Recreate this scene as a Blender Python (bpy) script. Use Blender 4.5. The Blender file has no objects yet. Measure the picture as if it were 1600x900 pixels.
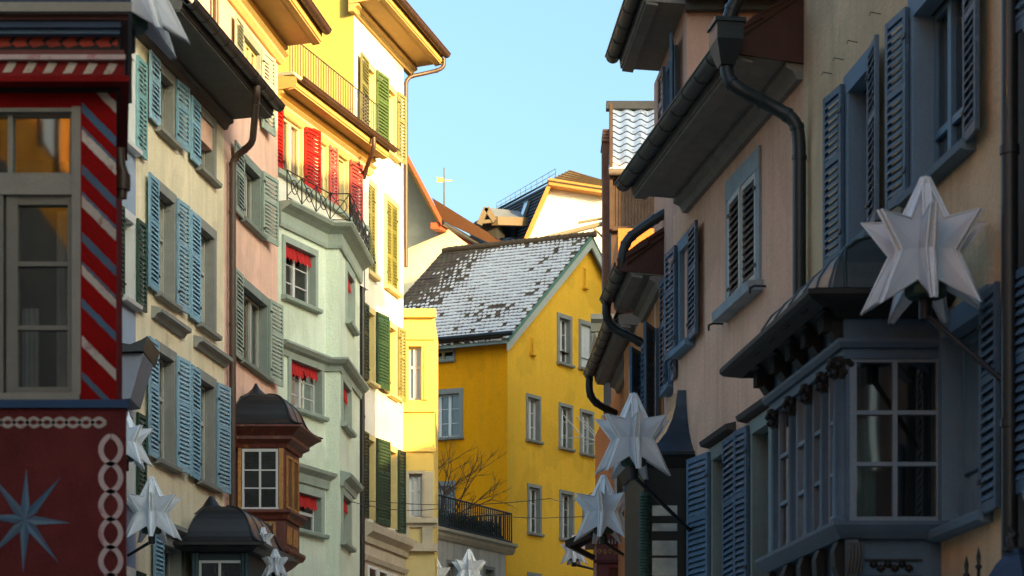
import bpy, math, random
from mathutils import Vector, Matrix
random.seed(7)
# ------------------------------------------------------------------ camera
F, HZ, CZ = 3700.0, 1290.0, 1.6          # focal length in 1600-wide pixels, horizon row, eye height
sc = bpy.context.scene
C = sc.collection
R = math.radians
cd = bpy.data.cameras.new("camera"); cam = bpy.data.objects.new("camera", cd); C.objects.link(cam)
cam.location = (0, 0, CZ); cam.rotation_euler = (R(90), 0, 0)
cd.sensor_width = 36; cd.lens = F/1600*36; cd.shift_y = (HZ-450)/1600
cd.clip_start = .1; cd.clip_end = 4000
cd.dof.use_dof = True; cd.dof.focus_distance = 44; cd.dof.aperture_fstop = 4.0
sc.camera = cam
# ------------------------------------------------------------------ sky, sun, exposure
SUN_EL = 13.0
SX, SY = .70, -.714                       # towards the sun, in plan
w = bpy.data.worlds.new("World"); sc.world = w; w.use_nodes = True
nt = w.node_tree; bg = nt.nodes["Background"]
sky = nt.nodes.new("ShaderNodeTexSky"); sky.sky_type = 'NISHITA'; sky.sun_disc = False
sky.sun_elevation = R(SUN_EL); sky.sun_rotation = math.atan2(SX, SY)
sky.air_density = 1.0; sky.dust_density = 8; sky.ozone_density = 2.2; sky.altitude = 400
tint = nt.nodes.new('ShaderNodeMix'); tint.data_type = 'RGBA'; tint.blend_type = 'MULTIPLY'; tint.inputs[0].default_value = 1; tint.inputs[7].default_value = (.90, 1.0, .94, 1)
nt.links.new(sky.outputs[0], tint.inputs[6]); nt.links.new(tint.outputs[2], bg.inputs[0]); bg.inputs[1].default_value = .15
sd = bpy.data.lights.new("sun", 'SUN'); so = bpy.data.objects.new("sun", sd); C.objects.link(so)
sd.energy = 4.3; sd.angle = R(.5); sd.color = (1, .61, .21)
tosun = Vector((SX*math.cos(R(SUN_EL)), SY*math.cos(R(SUN_EL)), math.sin(R(SUN_EL))))
so.rotation_euler = tosun.to_track_quat('Z', 'Y').to_euler(); so.location = (30, -30, 40)
sc.view_settings.view_transform = 'Standard'; sc.view_settings.look = 'None'
sc.view_settings.exposure = 1.80; sc.view_settings.gamma = 1
sc.render.engine = 'CYCLES'
cy = sc.cycles
cy.max_bounces = 8; cy.diffuse_bounces = 4; cy.glossy_bounces = 3; cy.transmission_bounces = 4; cy.transparent_max_bounces = 8
cy.caustics_reflective = False; cy.caustics_refractive = False; cy.sample_clamp_indirect = 8
# ------------------------------------------------------------------ pixel <-> place
def ax(px): return (px-800)/F
def W(px, py, Y): return Vector((ax(px)*Y, Y, CZ+(HZ-py)/F*Y))
class Fr:
    """A vertical wall plane. x runs to the right seen from the street, y into the wall, z up."""
    def __init__(s, px, Y, d, X=None):
        s.o = Vector((ax(px)*Y if X is None else X, Y, 0))
        d = Vector((d[0], d[1], 0)).normalized(); s.d = d
        s.n = Vector((-d.y, d.x, 0))                 # into the wall
    def x(s, px, out=0):
        o = s.o - s.n*out; a = ax(px)
        t = (a*o.y-o.x)/(s.d.x-a*s.d.y)
        return t
    def z(s, px, py, out=0):
        t = s.x(px, out); Y = (s.o - s.n*out + s.d*t).y
        return CZ+(HZ-py)/F*Y
    def w(s, x, y, z): return s.o + s.d*x + s.n*y + Vector((0, 0, z))
def L(px, Y, vp): return Fr(px, Y, (ax(vp), 1))
def Rt(px, Y, vp): return Fr(px, Y, (-ax(vp), -1))
def Fc(px, Y, s=0, X=None): return Fr(px, Y, (1, s), X)
class Id:
    def w(s, x, y, z): return Vector((x, y, z))
WORLD = Id()
# ------------------------------------------------------------------ materials
MATS = {}
def node(t, k, **kw):
    n = t.nodes.new(k)
    for a, b in kw.items(): setattr(n, a, b)
    return n
def mat(name, col, rough=.8, var=.12, scale=3.0, bump=.15, bscale=40.0, spec=.3, metal=0, streak=0.0, dirt=None, wear=None, wscale=9.0, fine=.06):
    """Base colour broken up by two noises, optional vertical weather streaks and optional chipped wear."""
    if name in MATS: return MATS[name]
    m = bpy.data.materials.new(name); m.use_nodes = True; t = m.node_tree; b = t.nodes["Principled BSDF"]
    tc = node(t, "ShaderNodeTexCoord"); lk = t.links.new
    n1 = node(t, "ShaderNodeTexNoise"); n1.inputs["Scale"].default_value = scale; n1.inputs["Detail"].default_value = 6; n1.inputs["Roughness"].default_value = .65
    lk(tc.outputs["Object"], n1.inputs["Vector"])
    r = node(t, "ShaderNodeValToRGB"); c = col
    r.color_ramp.elements[0].position = .3; r.color_ramp.elements[1].position = .7
    d = dirt or [x*(1-var) for x in c]
    r.color_ramp.elements[0].color = (*[x*(1-var) for x in c], 1); r.color_ramp.elements[1].color = (*[min(1, x*(1+var*.6)) for x in c], 1)
    lk(n1.outputs["Fac"], r.inputs[0]); out = r.outputs[0]
    n2 = node(t, "ShaderNodeTexNoise"); n2.inputs["Scale"].default_value = bscale; n2.inputs["Detail"].default_value = 3
    lk(tc.outputs["Object"], n2.inputs["Vector"])
    if fine:
        mx = node(t, "ShaderNodeMix", data_type='RGBA', blend_type='MULTIPLY'); mx.inputs[0].default_value = 1
        rr = node(t, "ShaderNodeValToRGB"); rr.color_ramp.elements[0].position = .3; rr.color_ramp.elements[1].position = .7
        rr.color_ramp.elements[0].color = (*[1-fine*2]*3, 1); rr.color_ramp.elements[1].color = (1, 1, 1, 1)
        lk(n2.outputs["Fac"], rr.inputs[0]); lk(out, mx.inputs[6]); lk(rr.outputs[0], mx.inputs[7]); out = mx.outputs[2]
    if streak:
        mp = node(t, "ShaderNodeMapping"); mp.inputs["Scale"].default_value = (3.2, 3.2, .22); lk(tc.outputs["Object"], mp.inputs[0])
        n3 = node(t, "ShaderNodeTexNoise"); n3.inputs["Scale"].default_value = 1.6; n3.inputs["Detail"].default_value = 8; n3.inputs["Roughness"].default_value = .7
        lk(mp.outputs[0], n3.inputs["Vector"])
        r3 = node(t, "ShaderNodeValToRGB"); r3.color_ramp.elements[0].position = .48; r3.color_ramp.elements[1].position = .78
        r3.color_ramp.elements[0].color = (0, 0, 0, 1); r3.color_ramp.elements[1].color = (streak, streak, streak, 1)
        lk(n3.outputs["Fac"], r3.inputs[0])
        mx = node(t, "ShaderNodeMix", data_type='RGBA'); mx.inputs[7].default_value = (*(dirt or [x*.45 for x in c]), 1)
        lk(r3.outputs[0], mx.inputs[0]); lk(out, mx.inputs[6]); out = mx.outputs[2]
    if wear:
        n4 = node(t, "ShaderNodeTexNoise"); n4.inputs["Scale"].default_value = wscale; n4.inputs["Detail"].default_value = 8; n4.inputs["Roughness"].default_value = .75
        lk(tc.outputs["Object"], n4.inputs["Vector"])
        r4 = node(t, "ShaderNodeValToRGB"); r4.color_ramp.elements[0].position = .56; r4.color_ramp.elements[1].position = .64
        r4.color_ramp.elements[0].color = (0, 0, 0, 1); r4.color_ramp.elements[1].color = (.8, .8, .8, 1)
        lk(n4.outputs["Fac"], r4.inputs[0])
        mx = node(t, "ShaderNodeMix", data_type='RGBA'); mx.inputs[7].default_value = (*wear, 1)
        lk(r4.outputs[0], mx.inputs[0]); lk(out, mx.inputs[6]); out = mx.outputs[2]
    if 'stucco' in name:      # patched and re-plastered areas, faint
        n5 = node(t, "ShaderNodeTexNoise"); n5.inputs["Scale"].default_value = .42; n5.inputs["Detail"].default_value = 4; n5.inputs["Roughness"].default_value = .55
        lk(tc.outputs["Object"], n5.inputs["Vector"])
        r5 = node(t, "ShaderNodeValToRGB"); r5.color_ramp.elements[0].position = .53; r5.color_ramp.elements[1].position = .56
        r5.color_ramp.elements[0].color = (1, 1, 1, 1); r5.color_ramp.elements[1].color = (.90, .90, .88, 1); lk(n5.outputs["Fac"], r5.inputs[0])
        mx = node(t, "ShaderNodeMix", data_type='RGBA', blend_type='MULTIPLY'); mx.inputs[0].default_value = 1; lk(out, mx.inputs[6]); lk(r5.outputs[0], mx.inputs[7]); out = mx.outputs[2]
    if 'paint' in name:       # every leaf has faded a little differently
        oi = node(t, "ShaderNodeObjectInfo"); mr = node(t, "ShaderNodeMapRange"); mr.inputs[3].default_value = .78; mr.inputs[4].default_value = 1.2; lk(oi.outputs["Random"], mr.inputs[0])
        hs_ = node(t, "ShaderNodeHueSaturation"); lk(mr.outputs[0], hs_.inputs["Value"]); lk(out, hs_.inputs["Color"])
        m2 = node(t, "ShaderNodeMath", operation='FRACT'); m3 = node(t, "ShaderNodeMath", operation='MULTIPLY'); m3.inputs[1].default_value = 7.3; lk(oi.outputs["Random"], m3.inputs[0]); lk(m3.outputs[0], m2.inputs[0])
        m4 = node(t, "ShaderNodeMapRange"); m4.inputs[3].default_value = .82; m4.inputs[4].default_value = 1.05; lk(m2.outputs[0], m4.inputs[0]); lk(m4.outputs[0], hs_.inputs["Saturation"]); out = hs_.outputs[0]
    lk(out, b.inputs["Base Color"])
    b.inputs["Roughness"].default_value = rough; b.inputs["Metallic"].default_value = metal
    b.inputs["Specular IOR Level"].default_value = spec
    if bump:
        bp = node(t, "ShaderNodeBump"); bp.inputs["Strength"].default_value = bump; bp.inputs["Distance"].default_value = .02
        lk(n2.outputs["Fac"], bp.inputs["Height"]); lk(bp.outputs[0], b.inputs["Normal"])
    MATS[name] = m; return m
def glass(name, tint=(.9, .95, 1), wob=.003):
    if name in MATS: return MATS[name]
    m = bpy.data.materials.new(name); m.use_nodes = True; t = m.node_tree; lk = t.links.new
    t.nodes.remove(t.nodes["Principled BSDF"]); o = t.nodes["Material Output"]
    tr = node(t, "ShaderNodeBsdfTransparent"); tr.inputs[0].default_value = (*[x*.8 for x in tint], 1)
    gl = node(t, "ShaderNodeBsdfGlossy"); gl.inputs["Roughness"].default_value = .03; gl.inputs["Color"].default_value = (1, 1, 1, 1)
    fr = node(t, "ShaderNodeFresnel"); fr.inputs[0].default_value = 1.6
    ma = node(t, "ShaderNodeMath", operation='MULTIPLY_ADD'); ma.inputs[1].default_value = 1.2; ma.inputs[2].default_value = .06; lk(fr.outputs[0], ma.inputs[0])
    tc = node(t, "ShaderNodeTexCoord"); n = node(t, "ShaderNodeTexNoise"); n.inputs["Scale"].default_value = 1.8; n.inputs["Detail"].default_value = 0
    lk(tc.outputs["Object"], n.inputs["Vector"]); bp = node(t, "ShaderNodeBump"); bp.inputs["Strength"].default_value = .35; bp.inputs["Distance"].default_value = wob
    lk(n.outputs["Fac"], bp.inputs["Height"]); lk(bp.outputs[0], gl.inputs["Normal"])
    mx = node(t, "ShaderNodeMixShader"); lk(ma.outputs[0], mx.inputs[0]); lk(tr.outputs[0], mx.inputs[1]); lk(gl.outputs[0], mx.inputs[2]); lk(mx.outputs[0], o.inputs[0])
    MATS[name] = m; return m
def tilemat(name, c1, c2, snow=0.0, pitch=.18, course=.22, moss=None, cut=.5, fade=None):
    """Tile colour per tile from object coordinates; snow lies in noise patches (cut sets how much)."""
    if name in MATS: return MATS[name]
    m = bpy.data.materials.new(name); m.use_nodes = True; t = m.node_tree; b = t.nodes["Principled BSDF"]; lk = t.links.new
    uv = node(t, "ShaderNodeUVMap"); 
    br = node(t, "ShaderNodeTexBrick"); br.inputs["Scale"].default_value = 1; br.inputs["Brick Width"].default_value = pitch; br.inputs["Row Height"].default_value = course
    br.inputs["Mortar Size"].default_value = .012; br.inputs["Color1"].default_value = (*c1, 1); br.inputs["Color2"].default_value = (*c2, 1); br.inputs["Mortar"].default_value = (*[x*.25 for x in c1], 1)
    lk(uv.outputs[0], br.inputs["Vector"]); out = br.outputs[0]
    n = node(t, "ShaderNodeTexNoise"); n.inputs["Scale"].default_value = 6; n.inputs["Detail"].default_value = 6; lk(uv.outputs[0], n.inputs["Vector"])
    mx = node(t, "ShaderNodeMix", data_type='RGBA', blend_type='MULTIPLY'); mx.inputs[0].default_value = .7; lk(out, mx.inputs[6]); lk(n.outputs["Color"], mx.inputs[7]); out = mx.outputs[2]
    b.inputs["Roughness"].default_value = .85
    if snow:
        n2 = node(t, "ShaderNodeTexNoise"); n2.inputs["Scale"].default_value = 1.1; n2.inputs["Detail"].default_value = 10; n2.inputs["Roughness"].default_value = .7
        lk(uv.outputs[0], n2.inputs["Vector"])
        h = node(t, "ShaderNodeMath", operation='MULTIPLY'); lk(n2.outputs["Fac"], h.inputs[0]); h.inputs[1].default_value = 1.0
        val = h.outputs[0]
        sp = node(t, "ShaderNodeSeparateXYZ"); lk(uv.outputs[0], sp.inputs[0])
        if fade:                                   # snow has melted along the ridge and one side: (x0, width, y0, width)
            for ch, a, wd in ((0, fade[0], fade[1]), (1, fade[2], fade[3])):
                mr = node(t, "ShaderNodeMapRange"); mr.inputs[1].default_value = a; mr.inputs[2].default_value = a+wd; mr.inputs[3].default_value = -.35; mr.inputs[4].default_value = .09
                lk(sp.outputs[ch], mr.inputs[0]); ad = node(t, "ShaderNodeMath", operation='ADD'); lk(val, ad.inputs[0]); lk(mr.outputs[0], ad.inputs[1]); val = ad.outputs[0]
        n5 = node(t, "ShaderNodeTexNoise"); n5.inputs["Scale"].default_value = 9; n5.inputs["Detail"].default_value = 3; lk(uv.outputs[0], n5.inputs["Vector"])
        a5 = node(t, "ShaderNodeMath", operation='MULTIPLY_ADD'); a5.inputs[1].default_value = .3; lk(n5.outputs["Fac"], a5.inputs[0]); lk(val, a5.inputs[2]); val = a5.outputs[0]
        # bare tile edge at the foot of each course
        fr = node(t, "ShaderNodeMath", operation='MODULO'); fr.inputs[1].default_value = course; lk(sp.outputs[1], fr.inputs[0])
        wv = node(t, "ShaderNodeTexNoise"); wv.inputs["Scale"].default_value = 7; lk(uv.outputs[0], wv.inputs["Vector"])
        mm = node(t, "ShaderNodeMath", operation='MULTIPLY_ADD'); mm.inputs[1].default_value = -.16*course/.22; lk(wv.outputs["Fac"], mm.inputs[0]); lk(fr.outputs[0], mm.inputs[2])
        ed = node(t, "ShaderNodeMapRange"); ed.inputs[1].default_value = -.01; ed.inputs[2].default_value = .02; ed.inputs[3].default_value = .0; ed.inputs[4].default_value = .3
        lk(mm.outputs[0], ed.inputs[0]); ad = node(t, "ShaderNodeMath", operation='ADD'); lk(val, ad.inputs[0]); lk(ed.outputs[0], ad.inputs[1])
        st = node(t, "ShaderNodeMapRange"); st.inputs[1].default_value = cut+.3+.15; st.inputs[2].default_value = cut+.3+.19; lk(ad.outputs[0], st.inputs[0])
        mx = node(t, "ShaderNodeMix", data_type='RGBA'); mx.inputs[7].default_value = (.86, .88, .92, 1); lk(st.outputs[0], mx.inputs[0]); lk(out, mx.inputs[6]); out = mx.outputs[2]
    lk(out, b.inputs["Base Color"])
    bp = node(t, "ShaderNodeBump"); bp.inputs["Strength"].default_value = .5; bp.inputs["Distance"].default_value = .03; lk(br.outputs["Fac"], bp.inputs["Height"]); bp.invert = True
    lk(bp.outputs[0], b.inputs["Normal"])
    MATS[name] = m; return m
def acrylic(name):
    m = bpy.data.materials.new(name); m.use_nodes = True; t = m.node_tree; b = t.nodes["Principled BSDF"]; lk = t.links.new
    o = t.nodes["Material Output"]
    b.inputs["Roughness"].default_value = .35
    tc = node(t, "ShaderNodeTexCoord"); n = node(t, "ShaderNodeTexNoise"); n.inputs["Scale"].default_value = 5; n.inputs["Detail"].default_value = 5; lk(tc.outputs["Object"], n.inputs["Vector"])
    r = node(t, "ShaderNodeValToRGB"); r.color_ramp.elements[0].position = .35; r.color_ramp.elements[1].position = .65
    r.color_ramp.elements[0].color = (.78, .81, .85, 1); r.color_ramp.elements[1].color = (.90, .92, .94, 1); lk(n.outputs["Fac"], r.inputs[0]); lk(r.outputs[0], b.inputs["Base Color"])
    tl = node(t, "ShaderNodeBsdfTranslucent"); tl.inputs[0].default_value = (.78, .82, .88, 1)
    mx = node(t, "ShaderNodeMixShader"); mx.inputs[0].default_value = .35; lk(b.outputs[0], mx.inputs[1]); lk(tl.outputs[0], mx.inputs[2]); lk(mx.outputs[0], o.inputs[0])
    return m
# ------------------------------------------------------------------ mesh building
class MB:
    def __init__(s): s.v = []; s.f = []; s.m = []; s.sm = []; s.uv = {}
    def add(s, vs, fs, mi=0, smooth=False, fr=WORLD, uvs=None):
        b = len(s.v); s.v += [fr.w(*p) for p in vs]
        for k, f in enumerate(fs):
            if uvs: s.uv[len(s.f)] = uvs[k]
            s.f.append([b+i for i in f]); s.m.append(mi); s.sm.append(smooth)
        return s
    def box(s, x0, x1, y0, y1, z0, z1, fr=WORLD, mi=0):
        return s.add([(x0,y0,z0),(x1,y0,z0),(x1,y1,z0),(x0,y1,z0),(x0,y0,z1),(x1,y0,z1),(x1,y1,z1),(x0,y1,z1)],
              [(0,3,2,1),(4,5,6,7),(0,1,5,4),(1,2,6,5),(2,3,7,6),(3,0,4,7)], mi, fr=fr)
    def prism(s, poly, y0, y1, fr=WORLD, mi=0):          # poly in (x,z), extruded along y
        n = len(poly); vs = [(x, y0, z) for x, z in poly]+[(x, y1, z) for x, z in poly]
        return s.add(vs, [tuple(range(n)), tuple(range(2*n-1, n-1, -1))]+[(i, i+n, (i+1) % n+n, (i+1) % n) for i in range(n)], mi, fr=fr)
    def extr(s, prof, x0, x1, fr=WORLD, mi=0, smooth=False):           # prof in (y,z), extruded along x
        n = len(prof); vs = [(x0, y, z) for y, z in prof]+[(x1, y, z) for y, z in prof]
        return s.add(vs, [tuple(range(n)), tuple(range(2*n-1, n-1, -1))]+[(i, i+n, (i+1) % n+n, (i+1) % n) for i in range(n)], mi, smooth, fr=fr)
    def slab(s, poly, z0, z1, fr=WORLD, mi=0):           # poly in (x,y), extruded along z
        n = len(poly); vs = [(x, y, z0) for x, y in poly]+[(x, y, z1) for x, y in poly]
        return s.add(vs, [tuple(range(n)), tuple(range(2*n-1, n-1, -1))]+[(i, i+n, (i+1) % n+n, (i+1) % n) for i in range(n)], mi, fr=fr)
    def tube(s, pts, r, n=10, fr=WORLD, mi=0, caps=True):
        pts = [Vector(fr.w(*p)) for p in pts]; rs = r if isinstance(r, (list, tuple)) else [r]*len(pts)
        ring = []; up = None
        for i, p in enumerate(pts):
            a = pts[max(i-1, 0)]; b = pts[min(i+1, len(pts)-1)]; t = (b-a).normalized()
            if up is None:
                up = Vector((0, 0, 1)) if abs(t.z) < .9 else Vector((0, 1, 0))
            u = t.cross(up).normalized(); v = u.cross(t).normalized(); up = v
            k = 1.0
            if 0 < i < len(pts)-1:
                c = (p-a).normalized().dot((b-p).normalized()); k = 1/max(.5, math.sqrt(max(.01, (1+c)/2)))
            ring.append([p+(u*math.cos(q)+v*math.sin(q))*rs[i]*(k if k < 1.2 else 1.1) for q in [2*math.pi*j/n for j in range(n)]])
        vs = [q for rr in ring for q in rr]; m = len(pts)
        fs = [(i*n+j, i*n+(j+1) % n, (i+1)*n+(j+1) % n, (i+1)*n+j) for i in range(m-1) for j in range(n)]
        s.add(vs, fs, mi, True)
        if caps: s.add(vs, [tuple(range(n-1, -1, -1)), tuple(range((m-1)*n, m*n))], mi)
        return s
    def bar(s, a, b, w, h=None, fr=WORLD, mi=0):          # square bar between two points
        a = Vector(fr.w(*a)); b = Vector(fr.w(*b)); h = h or w; t = (b-a).normalized()
        up = Vector((0, 0, 1)) if abs(t.z) < .95 else Vector((0, 1, 0))
        u = t.cross(up).normalized()*w/2; v = u.cross(t).normalized()*h/2
        vs = [a-u-v, a+u-v, a+u+v, a-u+v, b-u-v, b+u-v, b+u+v, b-u+v]
        return s.add(vs, [(3,2,1,0),(4,5,6,7),(0,1,5,4),(1,2,6,5),(2,3,7,6),(3,0,4,7)], mi)
    def lathe(s, c, prof, n=12, mi=0, sharp=False):       # prof (r,z) about a vertical axis at c
        vs = []; 
        for r_, z in prof: vs += [(c[0]+r_*math.cos(2*math.pi*j/n), c[1]+r_*math.sin(2*math.pi*j/n), c[2]+z) for j in range(n)]
        m = len(prof)
        fs = [(i*n+j, i*n+(j+1) % n, (i+1)*n+(j+1) % n, (i+1)*n+j) for i in range(m-1) for j in range(n)]
        s.add(vs, fs, mi, not sharp); return s.add(vs, [tuple(range(n-1, -1, -1)), tuple(range((m-1)*n, m*n))], mi)
    def sweep(s, path, prof, mi=0, closed_prof=True, caps=True, smooth=False):
        """path: plan points (x,y) walked so that 'out' is on the right hand; prof: (out,z)."""
        P = [Vector((p[0], p[1])) for p in path]; n = len(P); offs = []
        for i in range(n):
            ns = []
            if i > 0: d = (P[i]-P[i-1]).normalized(); ns.append(Vector((d.y, -d.x)))
            if i < n-1: d = (P[i+1]-P[i]).normalized(); ns.append(Vector((d.y, -d.x)))
            if len(ns) == 2: a = (ns[0]+ns[1]).normalized(); a = a/max(.3, a.dot(ns[0]))
            else: a = ns[0]
            offs.append(a)
        m = len(prof); vs = [(P[i].x+offs[i].x*o, P[i].y+offs[i].y*o, z) for i in range(n) for o, z in prof]
        k = m if closed_prof else m-1
        fs = [(i*m+j, (i+1)*m+j, (i+1)*m+(j+1) % m, i*m+(j+1) % m) for i in range(n-1) for j in range(k)]
        s.add(vs, fs, mi, smooth)
        if caps and closed_prof: s.add(vs, [tuple(range(m)), tuple(range((n-1)*m, n*m))], mi)
        return s
def emit(name, mb, mats, root, wm=None, fix=True):
    """one mesh object; vertices are world positions, kept relative to the thing's Empty"""
    o0 = Vector(root['w']) if root is not None else (wm or Vector((0, 0, 0)))
    me = bpy.data.meshes.new(name); me.from_pydata([tuple(v-o0) for v in mb.v], [], mb.f)
    for m in (mats if isinstance(mats, (list, tuple)) else [mats]): me.materials.append(m)
    me.polygons.foreach_set("material_index", mb.m); me.polygons.foreach_set("use_smooth", mb.sm)
    if mb.uv:
        ul = me.uv_layers.new(name="UVMap")
        for p in me.polygons:
            if p.index in mb.uv:
                for li, q in zip(p.loop_indices, mb.uv[p.index]): ul.data[li].uv = q
    if fix:
        import bmesh
        bm = bmesh.new(); bm.from_mesh(me); bmesh.ops.recalc_face_normals(bm, faces=bm.faces); bm.to_mesh(me); bm.free()
    me.update()
    o = bpy.data.objects.new(name, me); C.objects.link(o)
    if root is None: o.location = o0
    else: o.parent = root
    return o
def sub(name, mb, mats, part, root):
    """a sub-part: parented to a part that itself sits at the thing's origin"""
    o = emit(name, mb, mats, root); o.parent = part; return o
def thing(name, label, cat, loc, group=None):
    e = bpy.data.objects.new(name, None); C.objects.link(e); e.location = loc; e.empty_display_size = .3
    e['label'] = label; e['category'] = cat
    if group: e['group'] = group
    e['w'] = tuple(loc); return e
def tag(o, label, cat, group=None):
    o['label'] = label; o['category'] = cat
    if group: o['group'] = group
    return o
def structure(o): o['kind'] = 'structure'; return o
def dup(root, loc, rz=0, label=None, scale=1):
    r = root.copy(); C.objects.link(r); r.location = loc; r.rotation_euler = (0, 0, rz); r.scale = (scale,)*3
    if label: r['label'] = label
    for ch in list(root.children):
        c = ch.copy(); C.objects.link(c); c.parent = r
        for g in list(ch.children):
            d = g.copy(); C.objects.link(d); d.parent = c
    return r
# ------------------------------------------------------------------ palette
cream = mat("cream_stucco", (.93,.80,.56), .9, .10, .9, .5, 28, .15, streak=.6, dirt=(.5,.42,.28))
pinkm = mat("pink_stucco", (.95,.60,.46), .9, .10, .9, .5, 28, .15, streak=.55, dirt=(.55,.36,.28))
greenm = mat("mint_stucco", (.74,.82,.66), .9, .08, .8, .5, 28, .15, streak=.55, dirt=(.45,.55,.40))
whitem = mat("white_stucco", (.80,.76,.66), .9, .07, 1.0, .5, 28, .15, streak=.12, dirt=(.55,.5,.4))
yellowm = mat("yellow_stucco", (.98,.53,.045), .9, .08, .5, .4, 20, .15, streak=.4, dirt=(.62,.42,.05))
orangem = mat("orange_stucco", (1.0,.38,.004), .9, .08, .5, .4, 20, .15, streak=.4, dirt=(.60,.30,.02))  # orange reddened to stand in for warm bounce on the corner house wall
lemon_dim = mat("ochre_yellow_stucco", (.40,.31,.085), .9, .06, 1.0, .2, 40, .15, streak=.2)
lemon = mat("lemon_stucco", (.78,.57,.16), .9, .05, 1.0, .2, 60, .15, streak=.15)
blueg = mat("bluegrey_stucco", (.36,.43,.55), .9, .08, 1.2, .2, 60, .15, streak=.2)
stone = mat("grey_stone", (.30,.30,.27), .85, .12, 3, .3, 50, .2, streak=.3)
stoneG = mat("greygreen_stone", (.25,.29,.26), .85, .1, 3, .3, 50, .2, streak=.3)
stoneM = mat("mint_grey_stone", (.36,.42,.36), .85, .1, 3, .3, 50, .2, streak=.45)
stoneW = mat("warm_stone", (.56,.49,.37), .85, .12, 2, .3, 40, .2, streak=.4, dirt=(.2,.18,.14))
stoneY = mat("ochre_stone", (.68,.55,.25), .85, .08, 2, .3, 40, .2, streak=.2)
wood_grey = mat("grey_window_paint", (.42,.42,.37), .5, .06, 6, .05, 80, .4)
wood_white = mat("white_window_paint", (.72,.72,.70), .45, .04, 6, .05, 80, .4)
wood_yel = mat("cream_window_paint", (.70,.58,.28), .5, .06, 6, .05, 80, .4)
sh_blue = mat("sky_blue_paint", (.26,.47,.60), .55, .12, 4, .12, 90, .35, streak=.3, wear=(.38,.50,.56), wscale=14)
sh_teal = mat("teal_paint", (.17,.40,.42), .55, .12, 4, .12, 90, .35, streak=.3)
sh_sage = mat("sage_paint", (.36,.44,.36), .55, .12, 4, .12, 90, .35, streak=.3)
sh_dkgreen = mat("dark_green_paint", (.022,.065,.038), .5, .15, 4, .12, 90, .35, streak=.2)
sh_olive = mat("olive_paint", (.18,.18,.05), .55, .12, 4, .12, 90, .35, streak=.25)
sh_green = mat("leaf_green_paint", (.07,.13,.03), .5, .12, 4, .12, 90, .35)
sh_red = mat("signal_red_paint", (.50,.02,.015), .5, .1, 4, .1, 90, .4, streak=.15)
redcloth = mat("red_cloth", (.44,.02,.02), .9, .1, 8, .3, 60)
iron = mat("black_iron", (.012,.012,.014), .5, .2, 8, .1, 60, .4)
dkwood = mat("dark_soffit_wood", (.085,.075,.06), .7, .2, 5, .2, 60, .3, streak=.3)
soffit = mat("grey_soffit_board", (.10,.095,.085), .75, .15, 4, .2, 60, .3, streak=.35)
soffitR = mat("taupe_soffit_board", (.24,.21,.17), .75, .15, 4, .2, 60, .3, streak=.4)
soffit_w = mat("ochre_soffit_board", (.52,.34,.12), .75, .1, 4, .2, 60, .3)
brownpipe = mat("brown_pipe_metal", (.07,.038,.026), .45, .2, 5, .1, 50, .5, streak=.3)
darkpipe = mat("dark_pipe_metal", (.015,.015,.015), .4, .25, 5, .1, 50, .5, streak=.3)
copper = mat("weathered_copper", (.012,.018,.018), .45, .3, 3, .15, 30, .5, streak=.35, dirt=(.035,.085,.08))
bellmetal = mat("dark_sheet_metal", (.026,.025,.026), .38, .25, 2, .1, 20, .5, metal=.35, streak=.25)
interior = mat("dark_interior", (.035,.033,.03), .9, .3, 2, 0, 20)
curtain = mat("white_curtain", (.50,.49,.44), .9, .1, 5, .2, 40)
curtain_g = mat("green_curtain", (.10,.22,.18), .9, .1, 5, .2, 40)
gls = glass("window_glass")
terracotta = tilemat("orange_roof_tiles", (.42,.17,.06), (.55,.26,.10), pitch=.2, course=.25)
slate = tilemat("dark_slate_tiles", (.045,.05,.055), (.08,.085,.09), pitch=.2, course=.2)
snowroof = tilemat("snowy_brown_tiles", (.14,.09,.055), (.22,.15,.09), snow=1, pitch=.2, course=.26, cut=.50, fade=(1.2, 3.2, -.2, .9))
SHUT = dict(b=sh_blue, t=sh_teal, s=sh_sage, d=sh_dkgreen, o=sh_olive, g=sh_green, r=sh_red)

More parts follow.
